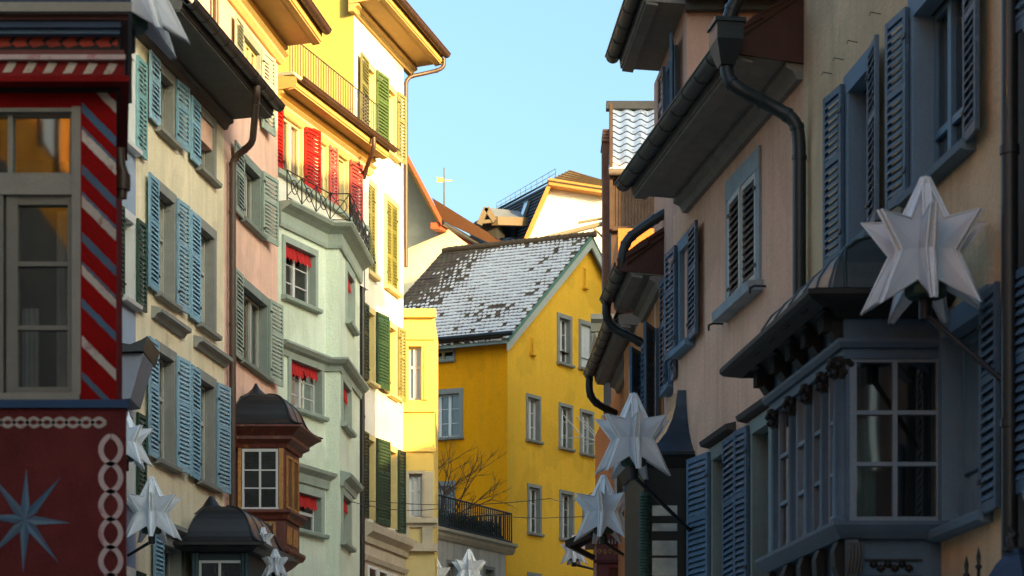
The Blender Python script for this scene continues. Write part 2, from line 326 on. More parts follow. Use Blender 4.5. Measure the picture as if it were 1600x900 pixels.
def shutter(root, fr, hx, side, w_, z0, z1, ang, m, rails=1, th=.035, y=-.03, name='shutter', louvre=.066, slant=1, lm=None):
    """louvred leaf hinged at wall position hx, opening towards side (+1 right, -1 left), ang degrees off the wall"""
    a = R(ang); D = fr.d*side*math.cos(a) - fr.n*math.sin(a)       # along the leaf
    N = (fr.n*math.cos(a) + fr.d*side*math.sin(a))
    o = fr.w(hx+side*.01, y, 0)
    class S:
        def w(s, x, yy, z): return o + D*x + N*yy + Vector((0, 0, z))
    f = S(); mb = MB(); st = .055
    mb.box(0, st, -th, 0, z0, z1, f); mb.box(w_-st, w_, -th, 0, z0, z1, f)
    zs = [z0, z0+.085]; H = z1-z0
    cuts = [z0+.085]
    mb.box(st, w_-st, -th+.002, -.002, z0, z0+.085, f); mb.box(st, w_-st, -th+.002, -.002, z1-.06, z1, f)
    segs = []; rz = [z0+H*.58] if rails == 1 else ([z0+H*.34, z0+H*.67] if rails == 2 else [])
    lo = z0+.085
    for q in rz+[z1-.06]:
        segs.append((lo, q)); lo = q+.06
        if q != z1-.06: mb.box(st, w_-st, -th+.002, -.002, q, q+.06, f)
    for a0, a1 in segs:
        n = max(2, int((a1-a0)/louvre)); dz = (a1-a0)/n
        for i in range(n):
            zc = a0+dz*i
            t_ = .012; b0, b1 = -th-.004, .002
            lo_, hi_ = (zc+.004, min(zc+dz*1.06, a1+.012)) if slant > 0 else (zc+dz*.92, zc+.004)
            mb.add([(st, b0, lo_), (w_-st, b0, lo_), (w_-st, b1, hi_), (st, b1, hi_), (st, b0, lo_+t_), (w_-st, b0, lo_+t_), (w_-st, b1, hi_+t_), (st, b1, hi_+t_)],
                   [(0,3,2,1),(4,5,6,7),(0,1,5,4),(1,2,6,5),(2,3,7,6),(3,0,4,7)], 2 if lm else 0, fr=f)
    for hz in (z0+H*.15, z0+H*.85):
        mb.box(-.02, .06, -th-.012, -th-.002, hz-.015, hz+.015, f, 1)
    return emit(name, mb, [m, iron]+([lm] if lm else []), root)

def window(root, fr, x0, x1, z0, z1, lights=2, trans=(.62,), sm=stone, wm=wood_grey, sur=.13, sill=True, deep=.13, cur=None, curm=None, bars=0, lintel=None, valance=False, single_mesh=False, top=True, glassm=None, proud=.035):
    """a hole in the wall: stone surround (the part), sash, panes, sill, curtain (its sub-parts)"""
    s = MB(); p = proud
    s.box(x0-sur, x0+.003, -p, .10, z0, z1, fr); s.box(x1-.003, x1+sur, -p, .10, z0, z1, fr)
    if top: s.box(x0-sur-.0, x1+sur+.0, -p-.004, .101, z1-.003, z1+sur*1.15, fr)
    s.box(x0-.002, x0+.005, .101, .5, z0+.001, z1-.001, fr); s.box(x1-.005, x1+.002, .101, .5, z0+.001, z1-.001, fr)
    if lintel: s.extr([(-p, z1+sur*1.15+.003), (-p-.05, z1+sur*1.15+.02), (-p-.14, z1+sur*1.15+.07), (-p-.14, z1+sur*1.15+.10), (.0, z1+sur*1.15+.12)], x0-sur-.06, x1+sur+.06, fr)
    W_ = emit('window', s, sm, root)
    if sill:
        q = MB(); q.extr([(-.12, z0-.075), (-.13, z0-.02), (-.11, z0-.004), (.10, z0+.002), (.10, z0-.09), (-.08, z0-.09)], x0-sur-.03, x1+sur+.03, fr); sub('sill', q, sm, W_, root)
    f = MB(); y0, y1 = deep, deep+.05; fw = .05
    f.box(x0, x0+fw, y0, y1, z0, z1, fr); f.box(x1-fw, x1, y0, y1, z0, z1, fr)
    f.box(x0+fw, x1-fw, y0+.002, y1-.002, z1-fw, z1, fr); f.box(x0+fw, x1-fw, y0+.002, y1-.002, z0, z0+fw*1.2, fr)
    iw = (x1-x0-2*fw)/lights
    for i in range(1, lights):
        xc = x0+fw+iw*i; f.box(xc-.045, xc+.045, y0-.012, y1-.004, z0+fw, z1-fw, fr)
    zt = [z0+(z1-z0)*t for t in trans]
    for q in zt: f.box(x0+fw, x1-fw, y0-.006, y1-.006, q-.03, q+.03, fr)
    for i in range(lights):           # glazing bars
        xa, xb = x0+fw+iw*i+(.045 if i else 0), x0+fw+iw*(i+1)-(.045 if i < lights-1 else 0)
        for k in range(bars):
            zb = z0+(z1-z0)*(k+1)/(bars+1)
            if all(abs(zb-q) > .1 for q in zt): f.box(xa, xb, y0+.012, y1-.012, zb-.011, zb+.011, fr)
    sub('sash', f, wm, W_, root)
    g = MB(); g.add([(x0+.01, y0+.03, z0+.01), (x1-.01, y0+.03, z0+.01), (x1-.01, y0+.03, z1-.01), (x0+.01, y0+.03, z1-.01)], [(0,1,2,3)], fr=fr)
    sub('pane', g, glassm or gls, W_, root)
    if cur is None: cur = random.choice([.24, .3, .54, .54, .54])
    if cur:
        c = MB(); cw = (x1-x0)*cur*.9
        for a, b in ((x0, x0+cw), (x1-cw, x1)):
            n = max(4, int((b-a)/.05)); vs = []
            for i in range(n+1):
                xx = a+(b-a)*i/n; yy = deep+.09+.02*math.sin(i*2.1+a*7)
                vs += [(xx, yy, z0), (xx, yy, z1)]
            c.add(vs, [(2*i, 2*i+2, 2*i+3, 2*i+1) for i in range(n)], 0, True, fr)
        sub('curtain', c, curm or curtain, W_, root)
    if valance:
        c = MB(); n = lights
        for i in range(n):
            xa, xb = x0+fw+iw*i+.02, x0+fw+iw*(i+1)-.02; m_ = random.choice([6, 7, 8]); drop = random.uniform(.18, .27)
            vs = []
            for k in range(m_*2+1):
                t = k/(m_*2); zz = z1-drop-(.05 if k % 2 else 0)
                vs += [(xa+(xb-xa)*t, .06-.02*math.sin(k*1.6), z1-.02), (xa+(xb-xa)*t, .03-.02*math.sin(k*1.6), zz)]
            c.add(vs, [(2*k, 2*k+1, 2*k+3, 2*k+2) for k in range(m_*2)], 0, False, fr)
        sub('valance', c, redcloth, W_, root)
    return W_

class Fac:
    """one wall plane of a house; collects the openings, then builds the wall round them"""
    def __init__(s, root, fr, px0, px1, z0, z1, m, x0=None, x1=None, name='wall'):
        s.r, s.fr, s.m = root, fr, m; s.h = []; s.name = name
        s.x0 = fr.x(px0) if x0 is None else x0; s.x1 = fr.x(px1) if x1 is None else x1
        s.z0, s.z1 = z0, z1
    def zz(s, px, *ys): return [s.fr.z(px, y) for y in ys]
    def win(s, pa, pb, z0, z1, sh='', sw=None, ang=(3, 12), sm=None, rails=1, shw=None, shz=(-.04, .10), **kw):
        """sh: two letters, colour of the left and right shutter leaf ('-' for none)"""
        xa, xb = sorted((s.fr.x(pa), s.fr.x(pb)))
        s.h.append((xa, xb, z0, z1))
        o = window(s.r, s.fr, xa, xb, z0, z1, **({'sm': sm} if sm else {}), **kw)
        if sh:
            hw = shw or (xb-xa)/2+.06; e = kw.get('sur', .13)*.55
            if sh[0] != '-': shutter(s.r, s.fr, xa-e, -1, hw, z0+shz[0], z1+shz[1], ang[0]+random.uniform(-1, 1), SHUT[sh[0]], rails, y=-.045)
            if sh[1] != '-': shutter(s.r, s.fr, xb+e, 1, hw, z0+shz[0], z1+shz[1], ang[1]+random.uniform(-1.5, 1.5), SHUT[sh[1]], rails, y=-.045)
        return o
    def hole(s, xa, xb, z0, z1): s.h.append((xa, xb, z0, z1))
    def wall(s, reveal=.5, name=None, extra=None):
        mb = MB(); xs = sorted({s.x0, s.x1, *[q for h in s.h for q in h[:2]]}); zs = sorted({s.z0, s.z1, *[q for h in s.h for q in h[2:]]})
        xs = [x for x in xs if s.x0-1e-6 <= x <= s.x1+1e-6]; zs = [z for z in zs if s.z0-1e-6 <= z <= s.z1+1e-6]
        for i in range(len(xs)-1):
            for j in range(len(zs)-1):
                cx, cz = (xs[i]+xs[i+1])/2, (zs[j]+zs[j+1])/2
                if any(h[0] < cx < h[1] and h[2] < cz < h[3] for h in s.h): continue
                mb.add([(xs[i],0,zs[j]),(xs[i+1],0,zs[j]),(xs[i+1],0,zs[j+1]),(xs[i],0,zs[j+1])], [(0,1,2,3)], fr=s.fr)
        for a, b, c, d in s.h:
            mb.add([(a,0,c),(b,0,c),(b,0,d),(a,0,d),(a,reveal,c),(b,reveal,c),(b,reveal,d),(a,reveal,d)], [(0,4,5,1),(3,2,6,7),(0,3,7,4),(1,5,6,2)], 1, fr=s.fr)
            mb.add([(a,reveal,c),(b,reveal,c),(b,reveal,d),(a,reveal,d)], [(0,1,2,3)], 1, fr=s.fr)
        if extra: extra(mb)
        return emit(name or s.name, mb, [s.m, interior], s.r, fix=False)

def eave(root, fr, x0, x1, z, out, m_s, m_g, gut=.075, rise=.12, th=.14, roofm=None, roofd=5, pitch=.9, bx0=0, bx1=0, name='eave', corn=True, steps=True, gm=None):
    """boxed soffit, fascia, half-round gutter with brackets; roof plane above"""
    mb = MB()
    mb.extr([(.05, z), (-out, z+rise*.3), (-out-.02, z+rise*.3+th), (.05, z+th+rise)], x0, x1, fr)
    if corn: mb.extr([(.05, z-.16), (-.06, z-.16), (-.10, z-.08), (-.17, z-.05), (-.17, z-.002), (.05, z-.002)], x0, x1, fr)
    if steps: mb.extr([(-out+.02, z+rise*.3-.035), (-out+.16, z+rise*.3-.05), (-out+.16, z+.0), (-out+.02, z+rise*.3+.0)], x0, x1, fr)
    e = emit(name, mb, m_s, root)
    g = MB(); y = -out-gut-.01; zc = z+rise*.3+th-.01; n = 10
    ring = [(gut*math.cos(a), gut*math.sin(a)) for a in [math.pi+math.pi*i/n for i in range(n+1)]]
    ring2 = [(gut*.88*math.cos(a), gut*.88*math.sin(a)) for a in [2*math.pi-math.pi*i/n for i in range(n+1)]]
    g.extr([(y+a, zc+b) for a, b in ring+ring2], x0+bx0, x1+bx1, fr, smooth=False)
    g.tube([(x0+bx0, y-gut, zc), (x1+bx1, y-gut, zc)], .014, 6, fr)
    xx = x0+bx0+.2
    while xx < x1+bx1:
        g.extr([(y+a*1.08, zc+b*1.08) for a, b in ring], xx, xx+.03, fr); xx += .55
    emit('gutter', g, m_g, root)
    if roofm:
        r = MB(); zt = z+th+rise*.3+.03
        n = int(roofd/.26)
        L_ = math.hypot(roofd, roofd*pitch)
        for i in range(n):
            t0, t1 = i/n, (i+1)/n
            a = (x0-.05, -out-.04+roofd*t0, zt+roofd*pitch*t0+.035); b_ = (x1+.05, a[1], a[2])
            c = (x1+.05, -out-.04+roofd*t1+.03, zt+roofd*pitch*t1); d = (x0-.05, c[1], c[2])
            r.add([a, b_, c, d, (a[0], a[1], a[2]-.035), (b_[0], b_[1], b_[2]-.035)], [(0,1,2,3), (4,5,1,0)], fr=fr,
                  uvs=[[(x0, L_*t0), (x1, L_*t0), (x1, L_*t1), (x0, L_*t1)], [(x0, 0), (x1, 0), (x1, .01), (x0, .01)]])
        r.add([(x0-.05, -out-.04, zt-.05), (x0-.05, -out-.04+roofd, zt+roofd*pitch), (x0-.05, -out-.04+roofd, zt+roofd*pitch-.2), (x1+.05, -out-.04, zt-.05), (x1+.05, -out-.04+roofd, zt+roofd*pitch), (x1+.05, -out-.04+roofd, zt+roofd*pitch-.2)], [(0,1,2), (3,5,4), (1,4,5,2), (0,2,5,3)], fr=fr,
              uvs=[[(0,0)]*3, [(0,0)]*3, [(0,0)]*4, [(0,0)]*4])
        emit('roof', r, roofm, root)
    return e
def bodybox(root, fr, x0, x1, z1, depth, m, z0=0, name='side_wall', y0=.0):
    """the sides, back and top of a house behind its front"""
    mb = MB()
    mb.add([(x0,y0,z0),(x0,depth,z0),(x0,depth,z1),(x0,y0,z1)], [(0,1,2,3)], fr=fr)
    mb.add([(x1,y0,z0),(x1,depth,z0),(x1,depth,z1),(x1,y0,z1)], [(3,2,1,0)], fr=fr)
    mb.add([(x0,depth,z0),(x1,depth,z0),(x1,depth,z1),(x0,depth,z1)], [(0,3,2,1)][::1], fr=fr)
    mb.add([(x0,.55,z1-.01),(x1,.55,z1-.01),(x1,depth,z1-.01),(x0,depth,z1-.01)], [(0,1,2,3)], fr=fr)
    return emit(name, mb, m, root, fix=False)
def pipe(root, fr, pts, r, m, n=10, name='downpipe', clips=True):
    P_s = [Vector(p) for p in pts]
    if len(P_s) > 3:
        for _ in range(2):
            q = [P_s[0]]
            for i in range(len(P_s)-1):
                a, b = P_s[i], P_s[i+1]; ln = (b-a).length; c_ = min(.25, .09/max(ln, .01)) if ln > .5 else .25
                if i > 0: q.append(a.lerp(b, c_))
                if i < len(P_s)-2: q.append(a.lerp(b, 1-c_))
            q.append(P_s[-1]); P_s = q
    mb = MB(); mb.tube([tuple(p) for p in P_s], r, n, fr)
    for k, p in enumerate(pts[1:-1]):           # soldered joints beside the bends
        if len(pts) > 3:
            a = Vector(p).lerp(Vector(pts[k+2]), .5) if (Vector(p)-Vector(pts[k+2])).length < .8 else Vector(p)+(Vector(pts[k+2])-Vector(p)).normalized()*.25
            d_ = (Vector(pts[k+2])-Vector(p)).normalized()*.02; near = min(P_s, key=lambda q_: (q_-a).length); mb.tube([tuple(near-d_), tuple(near+d_)], r*1.12, n, fr)
    (x, y, z0), (x1, y1, z1) = pts[-2], pts[-1]
    if clips and abs(z0-z1) > 1:
        z = min(z0, z1)+.4
        while z < max(z0, z1):
            mb.lathe(tuple(fr.w(x1, y1, z)), [(r*1.18, -.03), (r*1.18, .03)], n); z += 1.9
    return emit(name, mb, m, root)
def bell(o, path, zbase, h, inset, out=.3, m=bellmetal, root=None, name='bell_roof', seams=4, part=None):
    """a bell-shaped sheet-metal roof swept round the plan of a bay"""
    prof = []
    for i in range(13):
        t = i/12; s_ = .5-.5*math.cos(math.pi*min(1, t*1.0))
        off = out + (-inset-out)*(t**.62*.55+ (1-(1-t)**2.2)*.45) if False else out-(out+inset)*(1-(1-t)**1.0)
        zz = zbase + h*(.16*t + .84*(0.5-0.5*math.cos(math.pi*t))**1.05)
        prof.append((off*(1-.0)+0, zz))
    # ogee: shallow skirt, steep shoulder, rounded crown
    prof = []
    for u, v in ((0,0),(.10,.03),(.20,.09),(.29,.19),(.35,.32),(.40,.47),(.46,.62),(.54,.76),(.64,.87),(.77,.95),(.9,.99),(1,1.0)):
        prof.append((out-(out+inset)*u, zbase+h*v))
    mb = MB(); mb.sweep(path, prof, closed_prof=False, smooth=False)
    P = [Vector((p[0], p[1])) for p in path]
    for i in range(len(P)-1):
        d = (P[i+1]-P[i]); n = max(1, int(d.length/.5)); nn = Vector((d.y, -d.x)).normalized()
        for k in range(n+1):
            t = k/n
            if 0 < i or 0 < t or True:
                tt = .5+(t-.5)*1.0
                pts = []
                for (o_, z) in prof:
                    l0 = 0 if i == 0 else 1; l1 = 0 if i == len(P)-2 else 1
                    base = P[i]+d*tt
                    # keep inside mitre
                    sl = o_
                    q = base + nn*o_ + d.normalized()*((sl if (l1 and t == 1) else 0)-(sl if (l0 and t == 0) else 0))
                    pts.append((q.x, q.y, z+.004))
                cut = pts
                if 0 < t < 1:
                    dist = min((d.length*t if l0 else 9), (d.length*(1-t) if l1 else 9))
                    cut = [p for p, (o_, z) in zip(pts, prof) if -o_ < dist]
                if len(cut) > 1: mb.tube(cut, .014, 6)
    return emit(name, mb, m, root) if part is None else sub(name, mb, m, part, root)
# ------------------------------------------------------------------ ground
g = MB(); g.add([(-1500,-200,0),(1500,-200,0),(1500,3000,0),(-1500,3000,0)], [(0,1,2,3)])
structure(emit('ground', g, mat("far_ground", (.12,.12,.10), .95, .2, .05, 0, 1), None))
g = MB(); g.add([(-6,-60,.004),(8,-60,.004),(3.5,110,.004),(-7,110,.004)], [(0,1,2,3)])
structure(emit('street', g, mat("cobbles", (.50,.48,.44), .8, .2, 2, .5, 8), None))

# ================================================================== LEFT ROW
# ---- blue-grey house (mostly behind the painted bay)
Y0c = 36.0
fC = L(236, Y0c, 1380)
def Yat(fr, px): 
    t = fr.x(px); return (fr.o+fr.d*t).y
def house(name, label, fr, px0, cat='house', group=None):
    p = fr.w(fr.x(px0), .3, 0); return thing(name, label, cat, (p.x, p.y, 0), group)
h = house('town_house', 'narrow blue-grey house squeezed between the red painted bay and the cream house', fC, 200)
fa = Fac(h, fC, 172, 212, 0, 14.2, blueg)
fa.win(190, 206, fC.z(200, 226), fC.z(200, 88), sh='-t', sm=wood_white, wm=wood_white, lights=1, ang=(0, 0), shw=.46, cur=.2, sur=.11)
fa.win(190, 206, fC.z(200, 470), fC.z(200, 345), sh='dd', sm=wood_white, wm=wood_white, lights=1, ang=(0, 0), shw=.42, cur=.2, sur=.11)
fa.win(190, 206, fC.z(200, 780), fC.z(200, 650), sh='dd', sm=wood_white, wm=wood_white, lights=1, ang=(0, 0), shw=.42, cur=.2, sur=.11)
fa.win(190, 206, fC.z(200, 1000), fC.z(200, 900), sh='dd', sm=wood_white, wm=wood_white, lights=1, ang=(0, 0), shw=.42, cur=.2, sur=.11)
fa.wall(); bodybox(h, fC, fa.x0, fa.x1, 14.2, 6, blueg)
mb = MB()      # grey flared bay with a dark lead top
Yq = 34.0; fq = Fc(0, Yq, 0, X=0); bx = lambda px: ax(px)*Yq; bz = lambda py: CZ+(HZ-py)/F*Yq
mb.prism([(bx(170), bz(626)), (bx(204), bz(622)), (bx(224), bz(552)), (bx(170), bz(552))], 0, .9, fq); sb = emit('bay', mb, mat("grey_bay_panel", (.20,.21,.25), .6, .08), h)
mb = MB(); mb.prism([(bx(170), bz(553)), (bx(225), bz(550)), (bx(232), bz(527)), (bx(222), bz(533)), (bx(205), bz(540)), (bx(170), bz(534))], -.1, 1.1, fq); sub('bay_roof', mb, darkpipe, sb, h)

# ---- cream house
hc = house('town_house', 'cream house with pairs of sky blue shutters and dark boxed eave', fC, 280)
fa = Fac(hc, fC, 212, 350, 0, fC.z(345, 183), cream)
zA = (12.30, 13.18); zB = (9.76, 11.34); zD = (7.22, 8.87)
fa.win(246, 268, *zA, sh='bb', ang=(2, 6), shw=.52, lights=2, trans=(), shz=(-.02, .12))
fa.win(309, 332, *zA, sh='b-', ang=(2, 3), shw=.52, lights=2, trans=())
for z in (zB, zD):
    fa.win(244, 269, *z, sh='bb', ang=(2, 5), shw=.52, lights=2)
    fa.win(309, 332, *z, sh='b-' if z is zB else 'bb', ang=(2, 7), shw=.55, lights=2)
fa.win(252, 280, 4.5, 5.95, sh='b-', ang=(2, 3), shw=.5)
fa.wall(); bodybox(hc, fC, fa.x0, fa.x1, fa.z1, 7, cream)
mb = MB()
for p0, p1, px, py in ((236, 284, 260, 503), (302, 350, 326, 549)):
    z = fC.z(px, py); x0, x1 = fC.x(p0), fC.x(p1)
    mb.extr([(0,z-.1),(-.05,z-.1),(-.10,z-.03),(-.17,z-.01),(-.17,z+.05),(0,z+.09)], x0, x1-.02, fC)
emit('hood_mould', mb, stone, hc)
mb = MB(); z = fC.z(290, 838); mb.extr([(0,z-.12),(-.08,z-.12),(-.2,z-.02),(-.2,z+.04),(0,z+.1)], fC.x(252), fC.x(305), fC); emit('string_course', mb, stone, hc)
ze = fC.z(345, 183); 
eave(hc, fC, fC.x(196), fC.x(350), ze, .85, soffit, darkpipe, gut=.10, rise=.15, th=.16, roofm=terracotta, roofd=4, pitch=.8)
x = fC.x(354.5); xg = fC.x(352); zg = ze+.15
pipe(hc, fC, [(fC.x(401,.95), -.95, zg), (fC.x(401,.95)-.0, -.95, zg-.22), (x-.02, -.45, zg-.52), (x, -.10, zg-.75), (x, -.10, zg-1.0), (x, -.10, .2)], .058, brownpipe)

# ---- pink house
fP = L(350, Yat(fC, 350), 1370)
hp = house('town_house', 'tall pink house with sage green shutters and sunlit top floor', fP, 395)
fa = Fac(hp, fP, 350, 434, 0, fP.z(430, 66), pinkm)
fa.win(377, 403, fP.z(390, 160), fP.z(390, 69), sh='ss', sm=stoneG, ang=(2, 7), shw=.62, lights=3, trans=(), rails=1, shz=(-.25, .12), wm=wood_yel, cur=.54, deep=.04)
fa.win(378, 404, 12.15, 13.15, sh='ss', sm=stoneG, ang=(2, 9), shw=.66, lights=3, trans=(), shz=(-.06, .14))
fa.win(376, 415, 9.68, 10.97, sh='ss', sm=stoneG, ang=(2, 9), shw=.60, lights=3, trans=(), shz=(-.06, .14))
fa.wall(); bodybox(hp, fP, fa.x0, fa.x1, fa.z1+.5, 7, pinkm)
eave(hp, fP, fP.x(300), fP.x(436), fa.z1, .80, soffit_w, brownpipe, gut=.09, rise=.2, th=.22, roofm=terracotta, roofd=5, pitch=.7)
mb = MB(); z = fa.z1; mb.extr([(0,z-.34),(-.05,z-.34),(-.12,z-.27),(-.12,z-.22),(-.2,z-.18),(0,z-.17)], fa.x0, fa.x1+.05, fP); emit('cornice', mb, stoneY, hp)
pipe(hp, fP, [(fP.x(337,.1), -.1, 18), (fP.x(337,.1), -.1, 13.9)], .05, brownpipe, clips=False)
fa.x0 = fa.x0
# upper-left extension of the pink wall above the cream roof
mb = MB(); mb.box(fP.x(300), fP.x(350)-.004, .003, 4, 12.8, fa.z1-.004, fP); emit('upper_wall', mb, pinkm, hp)

# ---- carved wooden oriel on the pink house
def xy(fr, x, y): p = fr.w(x, y, 0); return (p.x, p.y)
wood_or = mat("varnished_oriel_wood", (.13,.026,.014), .45, .3, 5, .15, 50, .45, wear=(.34,.14,.03), wscale=7)
wood_gold = mat("gilded_oriel_wood", (.48,.22,.05), .5, .3, 8, .2, 50, .4, wear=(.16,.05,.02), wscale=14)
yo = Yat(fP, 374)                     # near wall corner of the oriel's front that faces the camera
X0 = ax(371)*40.6; X1 = ax(445)*40.6; Yf = 40.6; k_ = .10
path = [(X0-.02, Yf+1.2), (X0, Yf), (X1, Yf), (X1+.15, Yf+1.05), (X1-.8, Yf+1.35)]
path = [(p[0], p[1]) for p in path]
# walk left->right with outside on the right-hand side (towards the camera, then towards the street)
zt = CZ+(HZ-690)/F*Yf; zb = CZ+(HZ-805)/F*Yf; zlow = CZ+(HZ-880)/F*Yf
def zz(py, Y=Yf): return CZ+(HZ-py)/F*Y
o_ = MB(); 
def shell(mb, path, z0, z1, mi=0, off=0): mb.sweep(path, [(off, z0), (off, z1), (-.25, z1), (-.25, z0)], mi)
shell(o_, path, zz(800), zz(688)); ori = emit('oriel', o_, wood_or, hp)
fO = Fc(0, Yf, 0, X=X0); 
wx0, wx1 = ax(382)*Yf-X0, ax(431)*Yf-X0
mb = MB(); wz0, wz1 = zz(793), zz(706)
mb.box(wx0-.04, wx0, -.02, .06, wz0, wz1, fO); mb.box(wx1, wx1+.04, -.02, .06, wz0, wz1, fO); mb.box(wx0-.04, wx1+.04, -.022, .06, wz1, wz1+.05, fO); mb.box(wx0-.05, wx1+.05, -.035, .06, wz0-.05, wz0, fO)
mb.box((wx0+wx1)/2-.018, (wx0+wx1)/2+.018, -.024, .03, wz0, wz1, fO)
for t in (.345, .67): mb.box(wx0, wx1, -.02, .03, wz0+(wz1-wz0)*t-.011, wz0+(wz1-wz0)*t+.011, fO)
sub('window_frame', mb, wood_white, ori, hp)
mb = MB(); mb.box(wx0, wx1, -.008, .02, wz0, wz1, fO); 
dglass = mat("dark_window_glass", (.03,.035,.035), .06, .5, 1.5, 0, 20, .9)
sub('pane', mb, dglass, ori, hp)
mb = MB()       # sill ledge, top cornice, foot
mb.sweep(path, [(0, zz(812)), (.05, zz(812)), (.07, zz(806)), (.13, zz(801)), (.13, zz(797)), (0, zz(796))]); sub('sill_ledge', mb, wood_or, ori, hp); mb = MB()
mb.sweep(path, [(0, zz(700)), (.04, zz(700)), (.06, zz(694)), (.16, zz(688)), (.16, zz(683)), (.28, zz(674)), (.34, zz(671)), (.34, zz(668)), (0, zz(666))]); sub('cornice', mb, wood_or, ori, hp); mb = MB()
mb.sweep(path, [(0, zz(870)), (.06, zz(868)), (.10, zz(862)), (.10, zz(857)), (0, zz(855))])
sub('foot_moulding', mb, wood_or, ori, hp)
mb = MB(); shell(mb, path, zz(857), zz(811), 0, .004)
mb.sweep(path, [(0, zz(870)), (-.1, zz(880)), (-.3, zz(893)), (-.5, zz(900)), (-.6, zz(868))]); sub('apron', mb, wood_or, ori, hp)
mb = MB()      # carved gilt pilasters and raised panels
for pa, pb in ((372, 377), (436, 443)): mb.box(ax(pa)*Yf-X0, ax(pb)*Yf-X0, -.03, -.0, zz(797), zz(700), fO)
for pa, pb, a, b in ((369, 377, 818, 850), (384, 430, 815, 818), (384, 430, 850, 853), (383, 387, 818, 850), (427, 431, 818, 850)): mb.box(ax(pa)*Yf-X0, ax(pb)*Yf-X0, -.022, .01, zz(b), zz(a), fO)
sub('pilaster', mb, wood_gold, ori, hp)
mb = MB()      # carved shell crest under the window
for i in range(9):
    a = math.pi*(.5+(i-4)*.11); c0 = (ax(408)*Yf-X0, -.03, zz(845)); mb.bar((c0[0], -.02, c0[2]), (c0[0]+.2*math.cos(a), -.05, c0[2]+.27*math.sin(a)), .035, .03, fO)
for i in range(5): mb.lathe(tuple(fO.w(ax(408)*Yf-X0+(-.16+.08*i), -.03, zz(824)+.02*abs(i-2))), [(.005,-.03),(.03,-.01),(.03,.01),(.005,.03)], 8)
sub('carving', mb, mat("pale_carving", (.46,.40,.32), .7, .3, 9, .3, 60), ori, hp)
mb = MB(); mb.box(ax(361)*Yf-X0, ax(370)*Yf-X0, .1, .5, zz(800), zz(680), fO); mb.box(ax(360)*Yf-X0, ax(371)*Yf-X0, .06, .5, zz(682), zz(676), fO); sub('jamb', mb, wood_or, ori, hp)
# side window lights of the oriel (two narrow panes)
dS = Vector((.15, 1.05, 0)).normalized(); fS = Fr(0, Yf, (dS.x, dS.y), X=X1)
# fS.x runs away from the camera along the street face, outward is -n => towards the street
for ya, yb in ((.14, .46), (.58, .92)):
    mb = MB(); mb.box(ya, yb, -.012, .01, zz(790), zz(712), fS); sub('pane', mb, dglass, ori, hp)
    mb = MB(); 
    for q in (ya-.03, yb): mb.box(q, q+.03, -.03, .01, zz(792), zz(710), fS)
    mb.box(ya, yb, -.028, .01, zz(713), zz(709), fS); mb.box(ya, yb, -.028, .01, zz(793), zz(789), fS); sub('window_frame', mb, wood_gold, ori, hp)
    mb = MB(); mb.box(ya, yb, -.02, .01, zz(848), zz(820), fS); sub('panel', mb, wood_gold, ori, hp)
bell(None, path, zz(667), zz(611)-zz(667), .34, out=.32, m=bellmetal, root=hp, part=ori)
mb = MB(); c = (ax(393)*Yf+.05, Yf+.8, 0); mb.lathe((ax(400)*41.1, 41.1, 0), [(.30, zz(622,41.1)), (.16, zz(615,41.1)), (.07, zz(608,41.1)), (.015, zz(599,41.1))], 10); sub('finial', mb, bellmetal, ori, hp)

# ---- lower bell roof of the bay between cream and pink house
zz2 = lambda py, Y=37.4: CZ+(HZ-py)/F*Y
Yg = 37.3
pth = [(ax(303)*Yg-.02, Yg+1.6), (ax(303)*Yg, Yg), (ax(386)*Yg, Yg), (ax(386)*Yg+.22, Yg+1.7), (ax(386)*Yg-.8, Yg+2)]
mb = MB(); shell(mb, pth, zz2(980), zz2(852)); ob = emit('oriel', mb, mat("dark_teal_paint", (.03,.06,.07), .5, .2, 5, .1, 50), hc)
bell(None, pth, zz2(853), zz2(788)-zz2(853), .37, out=.32, m=bellmetal, root=hc, part=ob)
mb = MB(); mb.lathe((ax(330)*37.8, 37.8, 0), [(.28, zz2(798)), (.14, zz2(786)), (.09, zz2(778)), (.03, zz2(770))], 10); sub('finial', mb, bellmetal, ob, hc)
mb = MB(); mb.sweep(pth, [(0, zz2(866)), (.12, zz2(864)), (.2, zz2(858)), (.34, zz2(856)), (.34, zz2(852)), (0, zz2(851))]); sub('cornice', mb, bellmetal, ob, hc)
fG = Fc(0, Yg, 0, X=0); mb = MB()
xa, xb = ax(311)*Yg, ax(376)*Yg
for q in (xa, (xa+xb)/2-.02, xb): mb.box(q, q+.04, -.02, .0, zz2(960), zz2(878), fG)
mb.box(xa, xb, -.022, 0, zz2(881), zz2(877), fG); sub('window_frame', mb, wood_white, ob, hc)
mb = MB(); mb.box(xa, xb, -.008, .01, zz2(960), zz2(879), fG); sub('pane', mb, dglass, ob, hc)
mb = MB()
for pxx in (303, 308, 380, 386): mb = MB(); mb.tube([(ax(pxx)*Yg, Yg-.05, zz2(960)), (ax(pxx)*Yg, Yg-.05, zz2(866))], .035, 8); sub('column', mb, mat("dark_teal_paint", (.03,.06,.07)), ob, hc)

